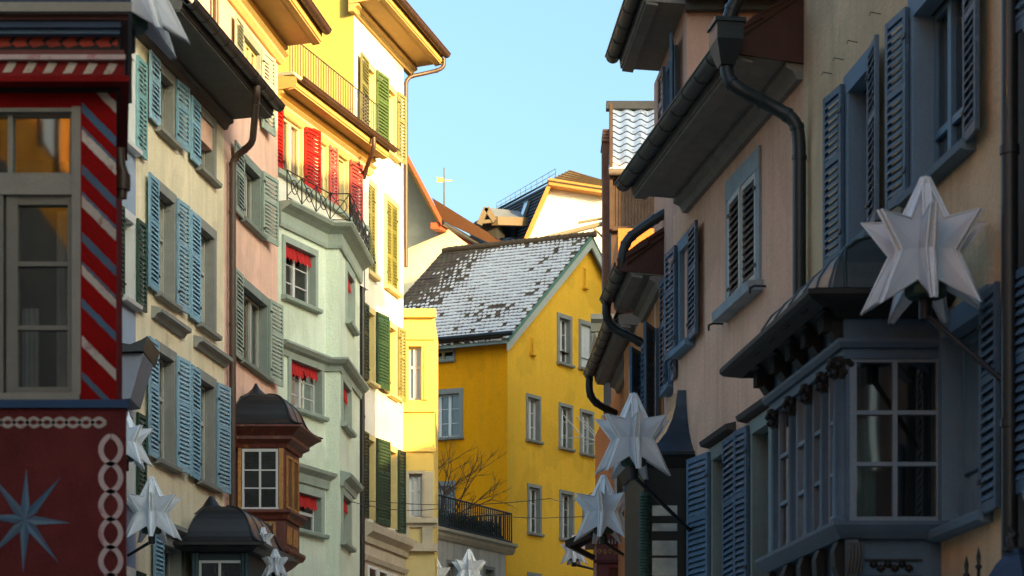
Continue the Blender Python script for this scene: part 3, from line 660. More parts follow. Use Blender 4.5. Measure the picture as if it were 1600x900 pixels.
# ---- mint green house with polygonal bay
fA = L(436, 43.7, 2370)
YA2 = Yat(fA, 509); fA2 = Fc(509, YA2); fA3 = L(530, YA2, 1052)
hg = house('town_house', 'mint green bay-fronted house with red valances, balcony and bright red shutters', fA, 480)
zbal = CZ+(HZ-322)/F*43.9
fa = Fac(hg, fA, 434, 509, 0, zbal, greenm)
fa.win(444, 491, fA.z(468, 472), fA.z(468, 389), sm=stoneM, wm=wood_white, lights=2, trans=(), bars=2, valance=True, cur=0, sur=.10)
fa.win(453, 501, fA.z(478, 643), fA.z(478, 570), sm=stoneM, wm=wood_white, lights=2, trans=(), bars=2, valance=True, cur=0, sur=.10)
fa.win(451, 500, fA.z(478, 829), fA.z(478, 772), sm=stoneM, wm=wood_white, lights=1, trans=(.5,), valance=True, cur=0, sur=.13)
fa.wall()
fb = Fac(hg, fA2, 509, 530, 0, zbal, greenm, x0=0); fb.wall(name='wall')
fc = Fac(hg, fA3, 530, 562, 0, zbal, greenm, x0=0)
for a, b, yt, yb in ((541, 551, 432, 508), (534, 546, 603, 668), (534, 546, 778, 850)):
    pc = (a+b)/2; fc.win(a, b, fA3.z(pc, yb), fA3.z(pc, yt), sm=stoneM, wm=wood_white, lights=2, trans=(.5,), valance=True, cur=0, sur=.14)
fc.wall()
pg = [xy(fA, fA.x(434), 0), xy(fA, fA.x(509), 0), xy(fA3, 0, 0), xy(fA3, fA3.x(562), 0)]
mb = MB()
zc = lambda px, py: fA.z(px, py)
for py0, hgt, oo in ((545, .30, .22),):
    z = fA.z(470, 549); mb.sweep(pg, [(0, z-.2), (.04, z-.2), (.06, z-.1), (.14, z-.06), (.20, z), (.20, z+.04), (0, z+.08)])
z = zbal; mb.sweep(pg, [(0, z-.42), (.05, z-.42), (.07, z-.36), (.07, z-.16), (.16, z-.10), (.26, z-.05), (.30, z), (.30, z+.03), (-.3, z+.03), (-.3, z-.02)])
emit('cornice', mb, stoneM, hg); mb = MB(); z = fA.z(488, 738); mb.extr([(0,z-.26),(-.06,z-.26),(-.09,z-.1),(-.2,z-.02),(-.22,z+.04),(0,z+.1)], fA.x(448), fA.x(516), fA)
emit('window_hood', mb, stoneM, hg); mb = MB(); z = fA3.z(540, 752); mb.extr([(0,z-.2),(-.06,z-.2),(-.09,z-.1),(-.2,z-.02),(-.22,z+.04),(0,z+.1)], .1, fA3.x(552), fA3)
emit('window_hood', mb, stoneM, hg)
# balcony deck + railing
mb = MB(); mb.slab([(pg[0][0]-2, pg[0][1]), pg[0], pg[1], pg[2], pg[3], (pg[3][0]-3, pg[3][1]+1)], zbal-.05, zbal+.02); emit('balcony_deck', mb, stoneM, hg)
def railing(mb, path, z0, h, r=.012, kind='bars', step=.12, fr=WORLD):
    for i in range(len(path)-1):
        a = Vector((path[i][0], path[i][1], 0)); b = Vector((path[i+1][0], path[i+1][1], 0)); Ln = (b-a).length; n = max(1, round(Ln/(step if kind == 'bars' else .62)))
        for zz_ in (z0+.05, z0+h): mb.tube([tuple(a+Vector((0,0,zz_))), tuple(b+Vector((0,0,zz_)))], r*1.3, 6)
        for k in range(n+1):
            p = a.lerp(b, k/n); mb.tube([tuple(p+Vector((0,0,z0))), tuple(p+Vector((0,0,z0+h)))], r if kind == 'bars' else r*1.4, 6)
            if kind != 'bars' and k < n:
                q = a.lerp(b, (k+1)/n); u = (q-p)
                mb.tube([tuple(p+Vector((0,0,z0+.06))), tuple(q+Vector((0,0,z0+h)))], r, 5); mb.tube([tuple(q+Vector((0,0,z0+.06))), tuple(p+Vector((0,0,z0+h)))], r, 5)
                c = p.lerp(q, .5)+Vector((0,0,z0+h/2+.03)); ring = [tuple(c+u.normalized()*.13*math.cos(t*math.pi/6)+Vector((0,0,.13*math.sin(t*math.pi/6)))) for t in range(13)]
                mb.tube(ring, r, 5)
rp = [(pg[0][0]+.2*.9, pg[0][1]-.2*.4), (pg[1][0]+.1, pg[1][1]-.2), (pg[2][0]+.22, pg[2][1]-.2), (pg[3][0]+.2, pg[3][1]-.2)]
mb = MB(); railing(mb, rp, zbal+.03, .55, .009, 'cross'); emit('railing', mb, iron, hg)
# upper storey behind the balcony
fU = L(432, 44.9, 1990)
zu0, zu1 = 14.08, 15.52
fu = Fac(hg, fU, 425, 576, zbal-.3, fU.z(560, 240)+.02, whitem)
zu1 = min(zu1, fu.z1-.35)
for a, b, s_, an, sw, li in ((439, 470, 'rr', (0, 7), .60, 2), (499, 509, '-r', (3, 1), .38, 1), (526, 541, '-r', (3, 4), .60, 1)):
    fu.win(a, b, zu0, zu1, sh=s_, ang=an, shw=sw, sm=stoneY, wm=wood_yel, lights=li, trans=(), sur=.07, sill=False, cur=.54, deep=.03)
fu.wall(name='upper_wall')
mb = MB(); mb.extr([(0,zu0-.12),(-.1,zu0-.12),(-.12,zu0-.04),(0,zu0)], fU.x(428), fU.x(570), fU); emit('sill_course', mb, stoneM, hg)
mb = MB(); x1 = fU.x(576); mb.add([(x1,0,zbal-.3),(x1,6,zbal-.3),(x1,6,fu.z1),(x1,0,fu.z1)], [(3,2,1,0)], fr=fU); emit('side_wall', mb, whitem, hg, fix=False)
e = eave(hg, fU, fU.x(428), fU.x(576), fu.z1, .45, soffit_w, brownpipe, gut=.075, rise=.12, th=.18, bx1=.1)
mb = MB(); z = fu.z1; mb.extr([(0,z-.34),(-.05,z-.34),(-.12,z-.27),(-.12,z-.22),(-.2,z-.18),(0,z-.17)], fu.x0, fu.x1, fU); emit('cornice', mb, stoneY, hg)
mb = MB(); mb.slab([xy(fU, fU.x(428), -.4), xy(fU, fU.x(576), -.4), xy(fU, fU.x(576), 5), xy(fU, fU.x(428), 5)], fu.z1+.27, fu.z1+.33); emit('terrace_deck', mb, stoneM, hg)
mb = MB(); railing(mb, [xy(fU, fU.x(434), -.25), xy(fU, fU.x(573), -.25)], fu.z1+.33, .75, .009, 'bars', .13); emit('terrace_railing', mb, darkpipe, hg)
xg = fU.x(586, .5); pipe(hg, fU, [(fU.x(584,.54), -.54, fu.z1+.12), (fU.x(584,.54), -.54, fu.z1-.12), (fU.x(576,.3), -.25, fu.z1-.38), (fU.x(570,.08)-.05, -.08, fu.z1-.5)], .045, brownpipe, clips=False)
# long pipe at the joint with the white house
fW = L(553, 49.1, 1720)
pipe(hg, fW, [(fW.x(566,.12), -.12, fW.z(566, 400)), (fW.x(566,.12), -.12, fW.z(566,480)), (fW.x(566,.12), -.12, .2)], .055, darkpipe)

# ---- white house, sunlit
hw = house('town_house', 'tall white house with green and olive shutters in full sunlight', fW, 600)
zt = fW.z(628, 93)
fa = Fac(hw, fW, 553, 630, 0, zt, whitem)
rows = dict(a=(16.24, 17.6), b=(13.3, 15.15), c=(11.0, 12.45), d=(8.1, 9.76))
fa.win(573, 583, *rows['a'], sh='og', ang=(2, 8), shw=.62, sm=stoneY, wm=wood_yel, lights=1, trans=(), sur=.1, cur=.54, deep=.04)
fa.win(604, 616, *rows['a'], sh='oo', ang=(2, 7), shw=.42, sm=stoneY, wm=wood_yel, lights=1, trans=(), sur=.1, cur=.54, deep=.04)
fa.win(573, 583, *rows['c'], sh='dd', ang=(2, 8), shw=.62, sm=stoneY, wm=wood_yel, lights=1, trans=(), sur=.1)
fa.win(606, 617, *rows['c'], sh='oo', ang=(2, 4), shw=.44, sm=stoneY, wm=wood_yel, lights=1, trans=(), sur=.1)
fa.win(573, 583, *rows['d'], sh='dd', ang=(2, 9), shw=.66, sm=stoneY, wm=wood_yel, lights=1, trans=(), sur=.1, sill=False)
fa.win(606, 617, *rows['d'], sh='dd', ang=(2, 4), shw=.44, sm=stoneY, wm=wood_yel, lights=1, trans=(), sur=.1, sill=False)
for a, b in ((572, 584), (602, 619)):       # closed shutters
    xa, xb = fW.x(a), fW.x(b); z0, z1 = rows['b']
    s_ = MB(); s_.box(xa-.1, xa, -.04, .05, z0, z1, fW); s_.box(xb, xb+.1, -.04, .05, z0, z1, fW); s_.box(xa-.1, xb+.1, -.044, .05, z1, z1+.12, fW)
    s_.extr([(-.12,z0-.09),(-.13,z0-.01),(.05,z0),(.05,z0-.09)], xa-.13, xb+.13, fW); emit('window', s_, stoneY, hw)
    shutter(hw, fW, xa-.01, 1, (xb-xa)/2-.005, z0+.01, z1-.01, 0, sh_olive, 2, y=.0); shutter(hw, fW, xb+.01, -1, (xb-xa)/2-.005, z0+.01, z1-.01, 0, sh_olive, 2, y=.0)
fa.wall()
# lemon side wall facing the camera, above the terrace
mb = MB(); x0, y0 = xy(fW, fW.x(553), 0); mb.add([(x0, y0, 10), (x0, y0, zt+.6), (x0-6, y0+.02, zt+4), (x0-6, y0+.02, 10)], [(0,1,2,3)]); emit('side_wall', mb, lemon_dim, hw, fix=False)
mb = MB(); x1 = fW.x(630); mb.add([(x1,0,0),(x1,7,0),(x1,7,zt),(x1,0,zt)], [(3,2,1,0)], fr=fW); emit('side_wall', mb, whitem, hw, fix=False)
eave(hw, fW, fW.x(548), fW.x(630)+.55, zt, .75, soffit_w, brownpipe, gut=.09, rise=.22, th=.2, roofm=terracotta, roofd=5, pitch=.75)
xe = fW.x(630); pipe(hw, fW, [(xe+.5, -.8, zt+.15), (xe+.5, -.8, zt-.08), (xe+.3, -.4, zt-.22), (xe+.02, -.06, zt-.36), (xe+.02, -.06, zt-.7), (xe+.02, -.06, 14)], .045, brownpipe, clips=False)
mb = MB(); z = fW.z(600, 833); mb.extr([(0,z-.36),(-.08,z-.36),(-.1,z-.24),(-.24,z-.14),(-.26,z-.02),(-.26,z+.02),(0,z+.1)], fW.x(566), fW.x(630)+.2, fW)
z = fW.z(600, 880); mb.extr([(0,z-.1),(-.1,z-.1),(-.14,z),(0,z+.06)], fW.x(566), fW.x(630), fW)
emit('ledge', mb, stoneW, hw)
mb = MB(); mb.extr([(.003,0),(-.05,0),(-.05,7.5),(.003,7.5)], fW.x(566), fW.x(630), fW); o2 = emit('stone_base', mb, stoneW, hw)
for a, b in ((572, 583), (588, 600), (605, 617)):
    xa, xb = fW.x(a), fW.x(b); z1 = fW.z(590, 890)
    mb = MB(); mb.box(xa, xb, -.06, -.052, z1-1, z1-.04, fW); sub('pane', mb, dglass, o2, hw)
    mb = MB(); mb.box(xa-.05, xa, -.08, -.05, z1-1, z1, fW); mb.box(xb, xb+.05, -.08, -.05, z1-1, z1, fW); mb.box(xa, xb, -.078, -.05, z1-.05, z1, fW); sub('window_frame', mb, wood_white, o2, hw)

# ---- lemon bay beyond the white house
Yb = 52.7; fB = Fc(630, Yb); zb_ = lambda py: CZ+(HZ-py)/F*Yb
hb = thing('bay_tower', 'narrow lemon yellow bay with two tall windows on a stone base', 'bay', (ax(655)*Yb, Yb+1, 0))
fa = Fac(hb, fB, 628, 678, zb_(735), zb_(490), lemon)
fa.win(638, 659, zb_(625), zb_(541), sm=lemon, wm=wood_white, lights=2, trans=(.62,), sur=.04, sill=False, cur=.5)
fa.wall(name='wall')
fb2 = Fac(hb, fB, 628, 679, 0, zb_(735)-.004, stoneY)
fb2.win(639, 660, zb_(808), zb_(740), sm=stoneW, wm=wood_white, lights=2, trans=(.62,), sur=.05, sill=False, cur=.5)
fb2.wall(name='wall')
x0, x1 = fB.x(628), fB.x(678)
for ya, yb, o_ in ((484, 497, .12), (527, 531, .05), (634, 644, .06), (700, 706, .05)): mb = MB(); mb.box(x0, x1+.05, -o_, .0, zb_(yb), zb_(ya), fB); emit('moulding', mb, lemon, hb)
for pa, pb in ((630, 636), (663, 669)): mb = MB(); mb.box(fB.x(pa), fB.x(pb), -.05, 0, zb_(625), zb_(541), fB); emit('pilaster', mb, lemon, hb)
mb = MB()
for ya, yb, o_ in ((810, 818, .15), (818, 824, .06), (850, 862, .14)): mb.box(x0-.05, x1+.08, -o_, 0, zb_(yb), zb_(ya), fB)
for pa, pb in ((631, 637), (662, 676)): mb.box(fB.x(pa), fB.x(pb), -.05, -.0, zb_(808), zb_(738), fB)
for pa, pb in ((632, 640), (660, 676)): mb.box(fB.x(pa), fB.x(pb), -.06, -.0, zb_(850), zb_(824), fB)
emit('ledge', mb, stoneW, hb)
mb = MB(); mb.add([(x1,0,0),(x1,3,0),(x1,3,zb_(490)),(x1,0,zb_(490))], [(3,2,1,0)], fr=fB); mb.add([(x0,0,zb_(490)),(x1,0,zb_(490)),(x1,3,zb_(490)),(x0,3,zb_(490))], [(0,1,2,3)], fr=fB); emit('side_wall', mb, lemon, hb, fix=False)
# ================================================================== END OF THE STREET
sbrown = mat("brown_eave_wood", (.20,.12,.07), .7, .2, 4, .2, 60, .3)
greenbarge = mat("green_bargeboard", (.10,.22,.15), .6, .15, 4, .2, 60, .3)
YE = 72.0
browntile = tilemat('mossy_brown_tiles', (.13,.085,.05), (.22,.15,.09), pitch=.185, course=.26)
fEr = L(793, YE, 3320); fEl = Fr(793, YE, (2.3, -1))
he = thing('corner_house', 'bright yellow gabled house closing the street under a snow-dusted tiled roof', 'house', (ax(793)*YE, YE+3, 0))
halfw = fEr.x(913); zpk = fEr.z(913, 375); zev = fEr.z(793, 523)
fa = Fac(he, fEr, 793, 960, 0, zev, yellowm, x0=0, x1=2*halfw)
def ewin(pa, pb, yt, yb, **k):
    pc = (pa+pb)/2; return fa.win(pa, pb, fEr.z(pc, yb), fEr.z(pc, yt), **{**dict(sm=stone, wm=wood_white, lights=2, trans=(), bars=2, sur=.085, cur=.18), **k})
ewin(824, 842, 622, 688); ewin(875, 892, 636, 700); ewin(908, 925, 646, 709); ewin(942, 957, 656, 718)
ewin(826, 843, 762, 833); ewin(876, 894, 772, 842); ewin(826, 843, 900, 960); ewin(912, 930, 782, 850)
ewin(829, 832, 529, 552, sm=yellowm, lights=1, bars=0, sur=.03, cur=0)
def sheetwin(pa, pb, yt, yb, blind=False):       # attic windows above the eave line, set on the gable
    pc = (pa+pb)/2; xa, xb = fEr.x(pa), fEr.x(pb); z1, z0 = fEr.z(pc, yt), fEr.z(pc, yb)
    return xa, xb, z0, z1
GAB = True
gx = [(873, 890, 498, 568, 0), (907, 924, 508, 576, 1), (911, 914, 420, 448, 2)]
fg = Fac(he, fEr, 793, 960, zev, zpk, yellowm, x0=0, x1=2*halfw)
tri = MB()
hol = []
for pa, pb, yt, yb, kd in gx:
    xa, xb, z0, z1 = sheetwin(pa, pb, yt, yb)
    if kd < 2: window(he, fEr, xa, xb, z0, z1, lights=2, trans=(), bars=2, sm=stone, wm=wood_white, sur=.11, cur=.2 if kd == 0 else 0)
    else: window(he, fEr, xa, xb, z0, z1, lights=1, trans=(), sm=yellowm, wm=wood_white, sur=.03, cur=0)
    if kd == 1:
        mb = MB()
        n = 26
        for i in range(n): z = z0+(z1-z0)*i/n; mb.box(xa+.02, xb-.02, .05, .062, z+.004, z+(z1-z0)/n-.004, fEr)
        emit('blind', mb, mat("white_blind", (.74,.74,.72), .6, .03), he)
    hol.append((xa, xb, z0, z1))
    if z0 < zev: fa.hole(xa, xb, z0, zev+.001)
fa.wall()
xs = sorted({0, halfw, 2*halfw, *[q for h_ in hol for q in h_[:2]]})
def slope_z(x): return zev+(zpk-zev)*(1-abs(x-halfw)/halfw)
for a, b in zip(xs[:-1], xs[1:]):
    c = (a+b)/2; hs = sorted([h_ for h_ in hol if h_[0] < c < h_[1]], key=lambda q: q[2]); lo = zev
    for h_ in hs:
        if h_[2] > lo: tri.add([(a,0,lo),(b,0,lo),(b,0,h_[2]),(a,0,h_[2])], [(0,1,2,3)], fr=fEr)
        lo = h_[3]
    if max(slope_z(a), slope_z(b)) > lo: tri.add([(a,0,lo),(b,0,lo),(b,0,max(lo, slope_z(b))),(a,0,max(lo, slope_z(a)))], [(0,1,2,3)], fr=fEr)
for a, b, c, d in hol:
    tri.add([(a,0,c),(b,0,c),(b,0,d),(a,0,d),(a,.5,c),(b,.5,c),(b,.5,d),(a,.5,d)], [(0,4,5,1),(3,2,6,7),(0,3,7,4),(1,5,6,2),(4,5,6,7)], 1, fr=fEr)
emit('gable_wall', tri, [yellowm, interior], he, fix=False)
# left (orange) face
_g = fEr.d*halfw
def _rpx(x): q = fEl.w(x, 0, 0)+_g; return 800+F*q.x/q.y
LL = 4.0
while _rpx(-LL) > 691: LL += .02
fl = Fac(he, fEl, 640, 793, 0, zev, orangem, x0=-LL, x1=0)
def lwin(pa, pb, yt, yb, **k):
    pc = (pa+pb)/2; return fl.win(pa, pb, fEl.z(pc, yb), fEl.z(pc, yt), **{**dict(sm=stone, wm=wood_white, lights=2, trans=(), bars=2, sur=.13, cur=.3), **k})
lwin(668, 718, 616, 684, lights=3, cur=.6); lwin(672, 708, 547, 563, bars=0, cur=0, lights=2, wm=wood_yel, sur=.07); lwin(672, 706, 760, 815, lights=2, bars=2, cur=.1); lwin(740, 770, 940, 990)
fl.wall()
# roof over both slopes
rd = fEl.d; ov = .35
class RF:    # roof frame: x along the ridge (towards the gable), t up the slope
    pass
out_n = -fEl.n                                      # out of the left face
gd = fEr.d*halfw                                    # from the corner to under the ridge
def rp_(x, t, lift=0): return fEl.w(x, 0, zev) + gd*t + Vector((0, 0, (zpk-zev)*t+lift))
t0 = -.09; mb = MB(); n = 31; sl = math.hypot(halfw, zpk-zev); xl, xr = -LL, .24
for i in range(n):
    a, b = t0+(1-t0)*i/n, t0+(1-t0)*(i+1)/n
    m_ = 40
    for k in range(m_):
        xa, xb = xl+(xr-xl)*k/m_, xl+(xr-xl)*(k+1)/m_; j = .006*math.sin(k*7.3+i*3.1)
        vs = [rp_(xa, a, .125+j), rp_(xb, a, .125+j), rp_(xb, b+.004, .095+j), rp_(xa, b+.004, .095+j), rp_(xa, a, .09), rp_(xb, a, .09)]
        u0, u1 = xa-xl, xb-xl; w0, w1 = sl*(1-b), sl*(1-a)
        mb.add(vs, [(0,1,2,3), (4,5,1,0)], uvs=[[(u0, w1), (u1, w1), (u1, w0), (u0, w0)], [(u0, w1+.01), (u1, w1+.01), (u1, w1), (u0, w1)]])
emit('tiled_roof', mb, browntile, he, fix=False)
from mathutils import noise as _nz
mb = MB(); tw = .15; ncol = int((xr-xl)/tw); rs = random.Random(11)
for i in range(n):
    a, b = t0+(1-t0)*i/n, t0+(1-t0)*(i+1)/n
    for k in range(ncol):
        xc = xl+(k+.5+.5*(i % 2))*tw; u_ = (xc-xl)/(xr-xl); v_ = (i+.5)/n
        p = .92 + .30*_nz.noise(Vector((xc*.5, v_*4, 3.1))) + .22*_nz.noise(Vector((xc*2.2, v_*14, 7)))
        p -= max(0, .42-u_)*3.2*max(0, v_-.05)**.6 + max(0, v_-.93)*7 + max(0, .12-v_)*2.0
        if xc > xr-.05: continue
        if p < .22: continue
        cov = min(1, (p-.22)/.68); 
        if rs.random() > .45+.53*cov: continue
        e = .5*tw*(.18+.72*cov+rs.uniform(-.12, .06)); t_lo = a+(b-a)*(.16+.45*(1-cov)*rs.random()+rs.uniform(0, .08)); t_hi = b+(b-a)*rs.uniform(-.14, -.02)
        h_ = .020+.016*cov*rs.random(); pts = [(-e*rs.uniform(.7, 1), t_lo+.003*rs.random()), (0, t_lo-.004*rs.random()), (e*rs.uniform(.7, 1), t_lo+.003*rs.random()), (e, (t_lo+t_hi)/2), (e*.97, t_hi), (-e*.97, t_hi), (-e, (t_lo+t_hi)/2)]
        lf = lambda t: .128-.03*(t-a)/(b-a)
        vs = [rp_(xc+q[0], q[1], lf(q[1])+h_) for q in pts]+[rp_(xc+q[0]*1.06, q[1], lf(q[1])-.005) for q in pts]; m7 = len(pts)
        mb.add(vs, [tuple(range(m7))]+[(q, q+m7, (q+1) % m7+m7, (q+1) % m7) for q in range(m7)])
for k in range(60):       # snow lodged along the gutter
    xx = rs.uniform(xl, xr-.2); mb.lathe(tuple(rp_(xx, t0-.004, .13)), [(.02, -.03), (rs.uniform(.04, .09), 0), (.02, .035)], 6)
o = emit('snow', mb, mat("lying_snow", (.74,.71,.71), .8, .05, 3, .3, 30), he); o['kind'] = 'stuff'
mb = MB()   # far slope + underlay
gd2 = fEr.d*(2*halfw)
def rq(x, t, lift=0): return fEl.w(x, 0, zev) + gd*(2-t) + Vector((0, 0, (zpk-zev)*t+lift))
mb.add([rq(xl, t0, .1), rq(xr, t0, .1), rq(xr, 1, .1), rq(xl, 1, .1), rq(xl, t0, 0), rq(xr, t0, 0), rq(xr, 1, 0), rq(xl, 1, 0)], [(0,1,2,3),(7,6,5,4),(0,4,5,1),(1,5,6,2),(0,3,7,4)])
mb.add([rp_(xl, t0, .085), rp_(xr, t0, .085), rp_(xr, 1, .085), rp_(xl, 1, .085), rp_(xl, t0, 0), rp_(xr, t0, 0), rp_(xr, 1, 0), rp_(xl, 1, 0)], [(0,1,2,3),(7,6,5,4),(0,4,5,1),(1,5,6,2),(0,3,7,4)])
emit('roof_boards', mb, stoneG, he)
mb = MB()
for i in range(26):
    x = xl+(xr-xl)*i/26; mb.tube([tuple(rp_(x+.02, 1, .13)), tuple(rp_(x+.36, 1, .15+.01*(i % 2)))], [.09, .11], 8)
emit('ridge_tiles', mb, mat("mossy_ridge_tile", (.13,.085,.05), .9, .3, 3, .3, 20), he)
mb = MB()   # bargeboards
for f_ in (rp_, rq):
    for x_, th_, h0, h1 in ((xr+.002, .05, .03, .115),):
        a, b = f_(x_, t0, h0), f_(x_, 1, h0); a2, b2 = f_(x_, t0, h1), f_(x_, 1, h1); q = fEl.d*.05
        mb.add([a, b, b2, a2, a+q, b+q, b2+q, a2+q], [(0,1,2,3),(7,6,5,4),(0,4,5,1),(3,2,6,7),(0,3,7,4),(1,5,6,2)])
emit('bargeboard', mb, greenbarge, he)
mb = MB()
for f_ in (rp_, rq):
    a, b = f_(xr-.02, t0, -.24), f_(xr-.02, 1, -.26); a2, b2 = f_(xr-.02, t0, .028), f_(xr-.02, 1, .028); q = fEl.d*.05
    mb.add([a, b, b2, a2, a+q, b+q, b2+q, a2+q], [(0,1,2,3),(7,6,5,4),(0,4,5,1),(3,2,6,7),(0,3,7,4),(1,5,6,2)])
emit('verge_board', mb, mat("pale_verge", (.45,.47,.42), .7, .1, 4, .1), he)
mb = MB(); mb.extr([(-.02,-.28+zev),(-.30,-.16+zev),(-.42,-.14+zev),(-.42,-.02+zev),(-.0,.02+zev)], xl, .0, fEl); emit('eave_board', mb, sbrown, he)
mb = MB(); mb.tube([(xl,-.52,zev-.07),(.4,-.52,zev-.07)], .075, 8, fEl); emit('gutter', mb, darkpipe, he)
mb = MB()
q = fEr.x(960); 
mb.add([(2*halfw,0,0),(2*halfw,6,0),(2*halfw,6,zev),(2*halfw,0,zev)], [(3,2,1,0)], fr=fEr)
emit('side_wall', mb, yellowm, he, fix=False)
# open casements / awning stays on two windows
mb = MB()
for pa, pb, yt, yb in ((875, 892, 636, 700), (908, 925, 646, 709)):
    xa, xb = fEr.x(pa), fEr.x(pb); z1, z0 = fEr.z((pa+pb)/2, yt), fEr.z((pa+pb)/2, yb)
    for q in (xa+.02, xb+.35): mb.tube([(q, -.02, z1-.2), (q+.15, -.75, z0+.25)], .016, 6, fEr)
    mb.tube([(xa+.1, -.75, z0+.25), (xb+.55, -.75, z0+.25)], .02, 6, fEr); mb.tube([(xa+.1, -.75, z0+.25), (xa+.02, -.02, z0+.25)], .016, 6, fEr)
emit('awning_frame', mb, wood_white, he)

# ---- terrace annex with railing
fT = L(680, 63.5, 2700)
ht = thing('terrace_annex', 'low white annex with roof terrace in front of the orange wall', 'building', (ax(740)*66, 67, 0))
xT = fT.x(797); zT = fT.z(740, 843)
ftc = Fac(ht, fT, 680, 790, 0, zT-.2, mat("worn_white_stucco", (.66,.64,.58), .9, .06, 1, .2, 50, .15, streak=.6, dirt=(.2,.19,.16)), x0=fT.x(640))
ftc.win(699, 712, zT-2.4, fT.z(705, 881), sm=stone, lights=2, sur=.08); ftc.win(757, 770, zT-2.4, fT.z(763, 890), sm=stone, lights=2, sur=.08); ftc.win(722, 742, zT-2.4, fT.z(733, 892), sm=stone, lights=2, sur=.08)
ftc.wall()
mb = MB(); z = zT; mb.extr([(3,z-.2),(.0,z-.2),(-.05,z-.2),(-.12,z-.1),(-.12,z-.02),(-.2,z+.02),(-.2,z+.1),(3,z+.1)], fT.x(640), xT+.1, fT); emit('ledge', mb, stoneW, ht)
mb = MB(); mb.box(fT.x(790), fT.x(790)+.004, 0, 3, 0, zT-.2, fT); emit('side_wall', mb, whitem, ht)
mb = MB(); railing(mb, [xy(fT, fT.x(640), -.1), xy(fT, xT-.1, -.1), xy(fT, xT-.1, 1.4)], zT+.1, .85, .018, 'bars', .13); emit('railing', mb, iron, ht)
hk = thing('planter_hedge', 'clipped dark evergreen growing in a trough behind the terrace railing', 'hedge', tuple(fT.w(fT.x(740), .3, zT)))
leaf = mat("dark_leaf", (.035,.055,.02), .7, .4, 6, 0, 20)
mb = MB(); x0, x1 = fT.x(700), xT-.35
for i in range(2600):
    x = random.uniform(x0, x1); y = random.uniform(.02, .5); z = zT+.25+random.random()**.7*(.36+.07*math.sin(x*4)+.05*math.sin(x*11)); c = fT.w(x, y, z); s_ = .035
    a = Vector((random.gauss(0,1), random.gauss(0,1), random.gauss(0,1))).normalized()*s_; b = Vector((random.gauss(0,1), random.gauss(0,1), random.gauss(0,1))).normalized()*s_
    mb.add([c-a, c+b, c+a, c-b], [(0,1,2,3)])
emit('foliage', mb, leaf, hk, fix=False)
mb = MB(); mb.box(x0, x1, .02, .5, zT+.1, zT+.3, fT); emit('trough', mb, iron, hk)

# ---- bare shrub on the terrace
twig = mat("bare_twig", (.12,.065,.035), .9, .2, 5, 0, 20)
hs = thing('bare_shrub', 'leafless spreading shrub on the terrace against the orange wall', 'shrub', tuple(fT.w(fT.x(722), .8, zT+.1)))
mb = MB(); rnd = random.Random(5)
def grow(p, d, ln, r, dep):
    pts = [p]; n = 4
    for i in range(n):
        d = (d+Vector((rnd.gauss(0,.10), rnd.gauss(0,.06), rnd.gauss(0,.07)+.03))).normalized(); p = p+d*ln/n; pts.append(p)
    mb.tube([tuple(q) for q in pts], [r*(1-.45*i/n) for i in range(n+1)], 5)
    if dep:
        for k in range(rnd.choice([3, 3, 4])):
            q = pts[rnd.choice([2, 3, 4, 4])]; dd = (d+Vector((rnd.gauss(0,.55), rnd.gauss(0,.25), rnd.gauss(0,.4)+.1))).normalized(); grow(q, dd, ln*rnd.uniform(.5, .75), r*.55, dep-1)
b0 = fT.w(fT.x(722), .8, zT+.1)
for dx, dz in ((-.95, .9), (-.5, 1.2), (-.1, 1), (.35, 1.3), (.8, 1.1), (1.1, .75), (-.75, 1.5), (.55, .8)): grow(b0+Vector((rnd.uniform(-.2,.2), 0, 0)), Vector((dx, rnd.uniform(-.2,.2), dz)).normalized(), 1.2, .032, 3)
emit('branches', mb, twig, hs, fix=False)

# ---- lit gabled house far left
Yl = 88.0
hl = thing('gabled_house', 'pale gabled house with red-edged eave and orange roof behind the snowy roof', 'house', (ax(660)*Yl, Yl+3, 0))
P_ = lambda px, py, Y=Yl: W(px, py, Y)
pale = mat("pale_stucco", (.66,.62,.45), .9, .06, 1, .2, 50, .15)
ochreb = mat("ochre_board", (.62,.36,.09), .7, .1, 4, .1)
redb = mat("red_board", (.50,.09,.03), .6, .1, 4, .1)
mb = MB(); a, b, c, d = P_(560, 600), P_(705, 600), P_(705, 385), P_(560, 120)
b3, c3 = W(720, 600, Yl), W(712, 368, Yl)
pr = [(P_(560,120)), (P_(600,188)), (P_(690,350)), (P_(735,385)), (P_(735,700)), (P_(560,700))]
q = Vector((0, 6, 0)); n = len(pr)
mb.add(pr+[p+q for p in pr], [tuple(range(n)), tuple(range(2*n-1, n-1, -1))]+[(i, i+n, (i+1) % n+n, (i+1) % n) for i in range(n)]); emit('wall', mb, pale, hl)
# overhanging verge: ochre soffit and red edge
mb = MB(); u = Vector((0, -1.3, 0)); A, B = P_(600, 178), P_(694, 350); th_ = Vector((0, 0, -.25))
def plank(mb, a, b, u, th): mb.add([a, b, b+u, a+u, a+th, b+th, b+u+th, a+u+th], [(0,1,2,3),(7,6,5,4),(0,4,5,1),(1,5,6,2),(2,6,7,3),(3,7,4,0)])
plank(mb, W(560, 112, Yl), W(690, 352, Yl), u, th_); emit('verge_soffit', mb, ochreb, hl)
mb = MB(); plank(mb, W(560, 96, Yl-1.32), W(690, 342, Yl-1.32), Vector((0, -.08, 0)), Vector((0, 0, -.26))); emit('verge_board', mb, redb, hl)
mb = MB(); plank(mb, W(688, 348, Yl-1.3), W(752, 386, Yl+8), Vector((-.35, 0, 0)), Vector((0, 0, -.22))); emit('eave_board', mb, redb, hl)
mb = MB(); mb.tube([tuple(W(691, 348, Yl-1.3)), tuple(W(760, 388, Yl+8))], .09, 8); emit('gutter', mb, darkpipe, hl)
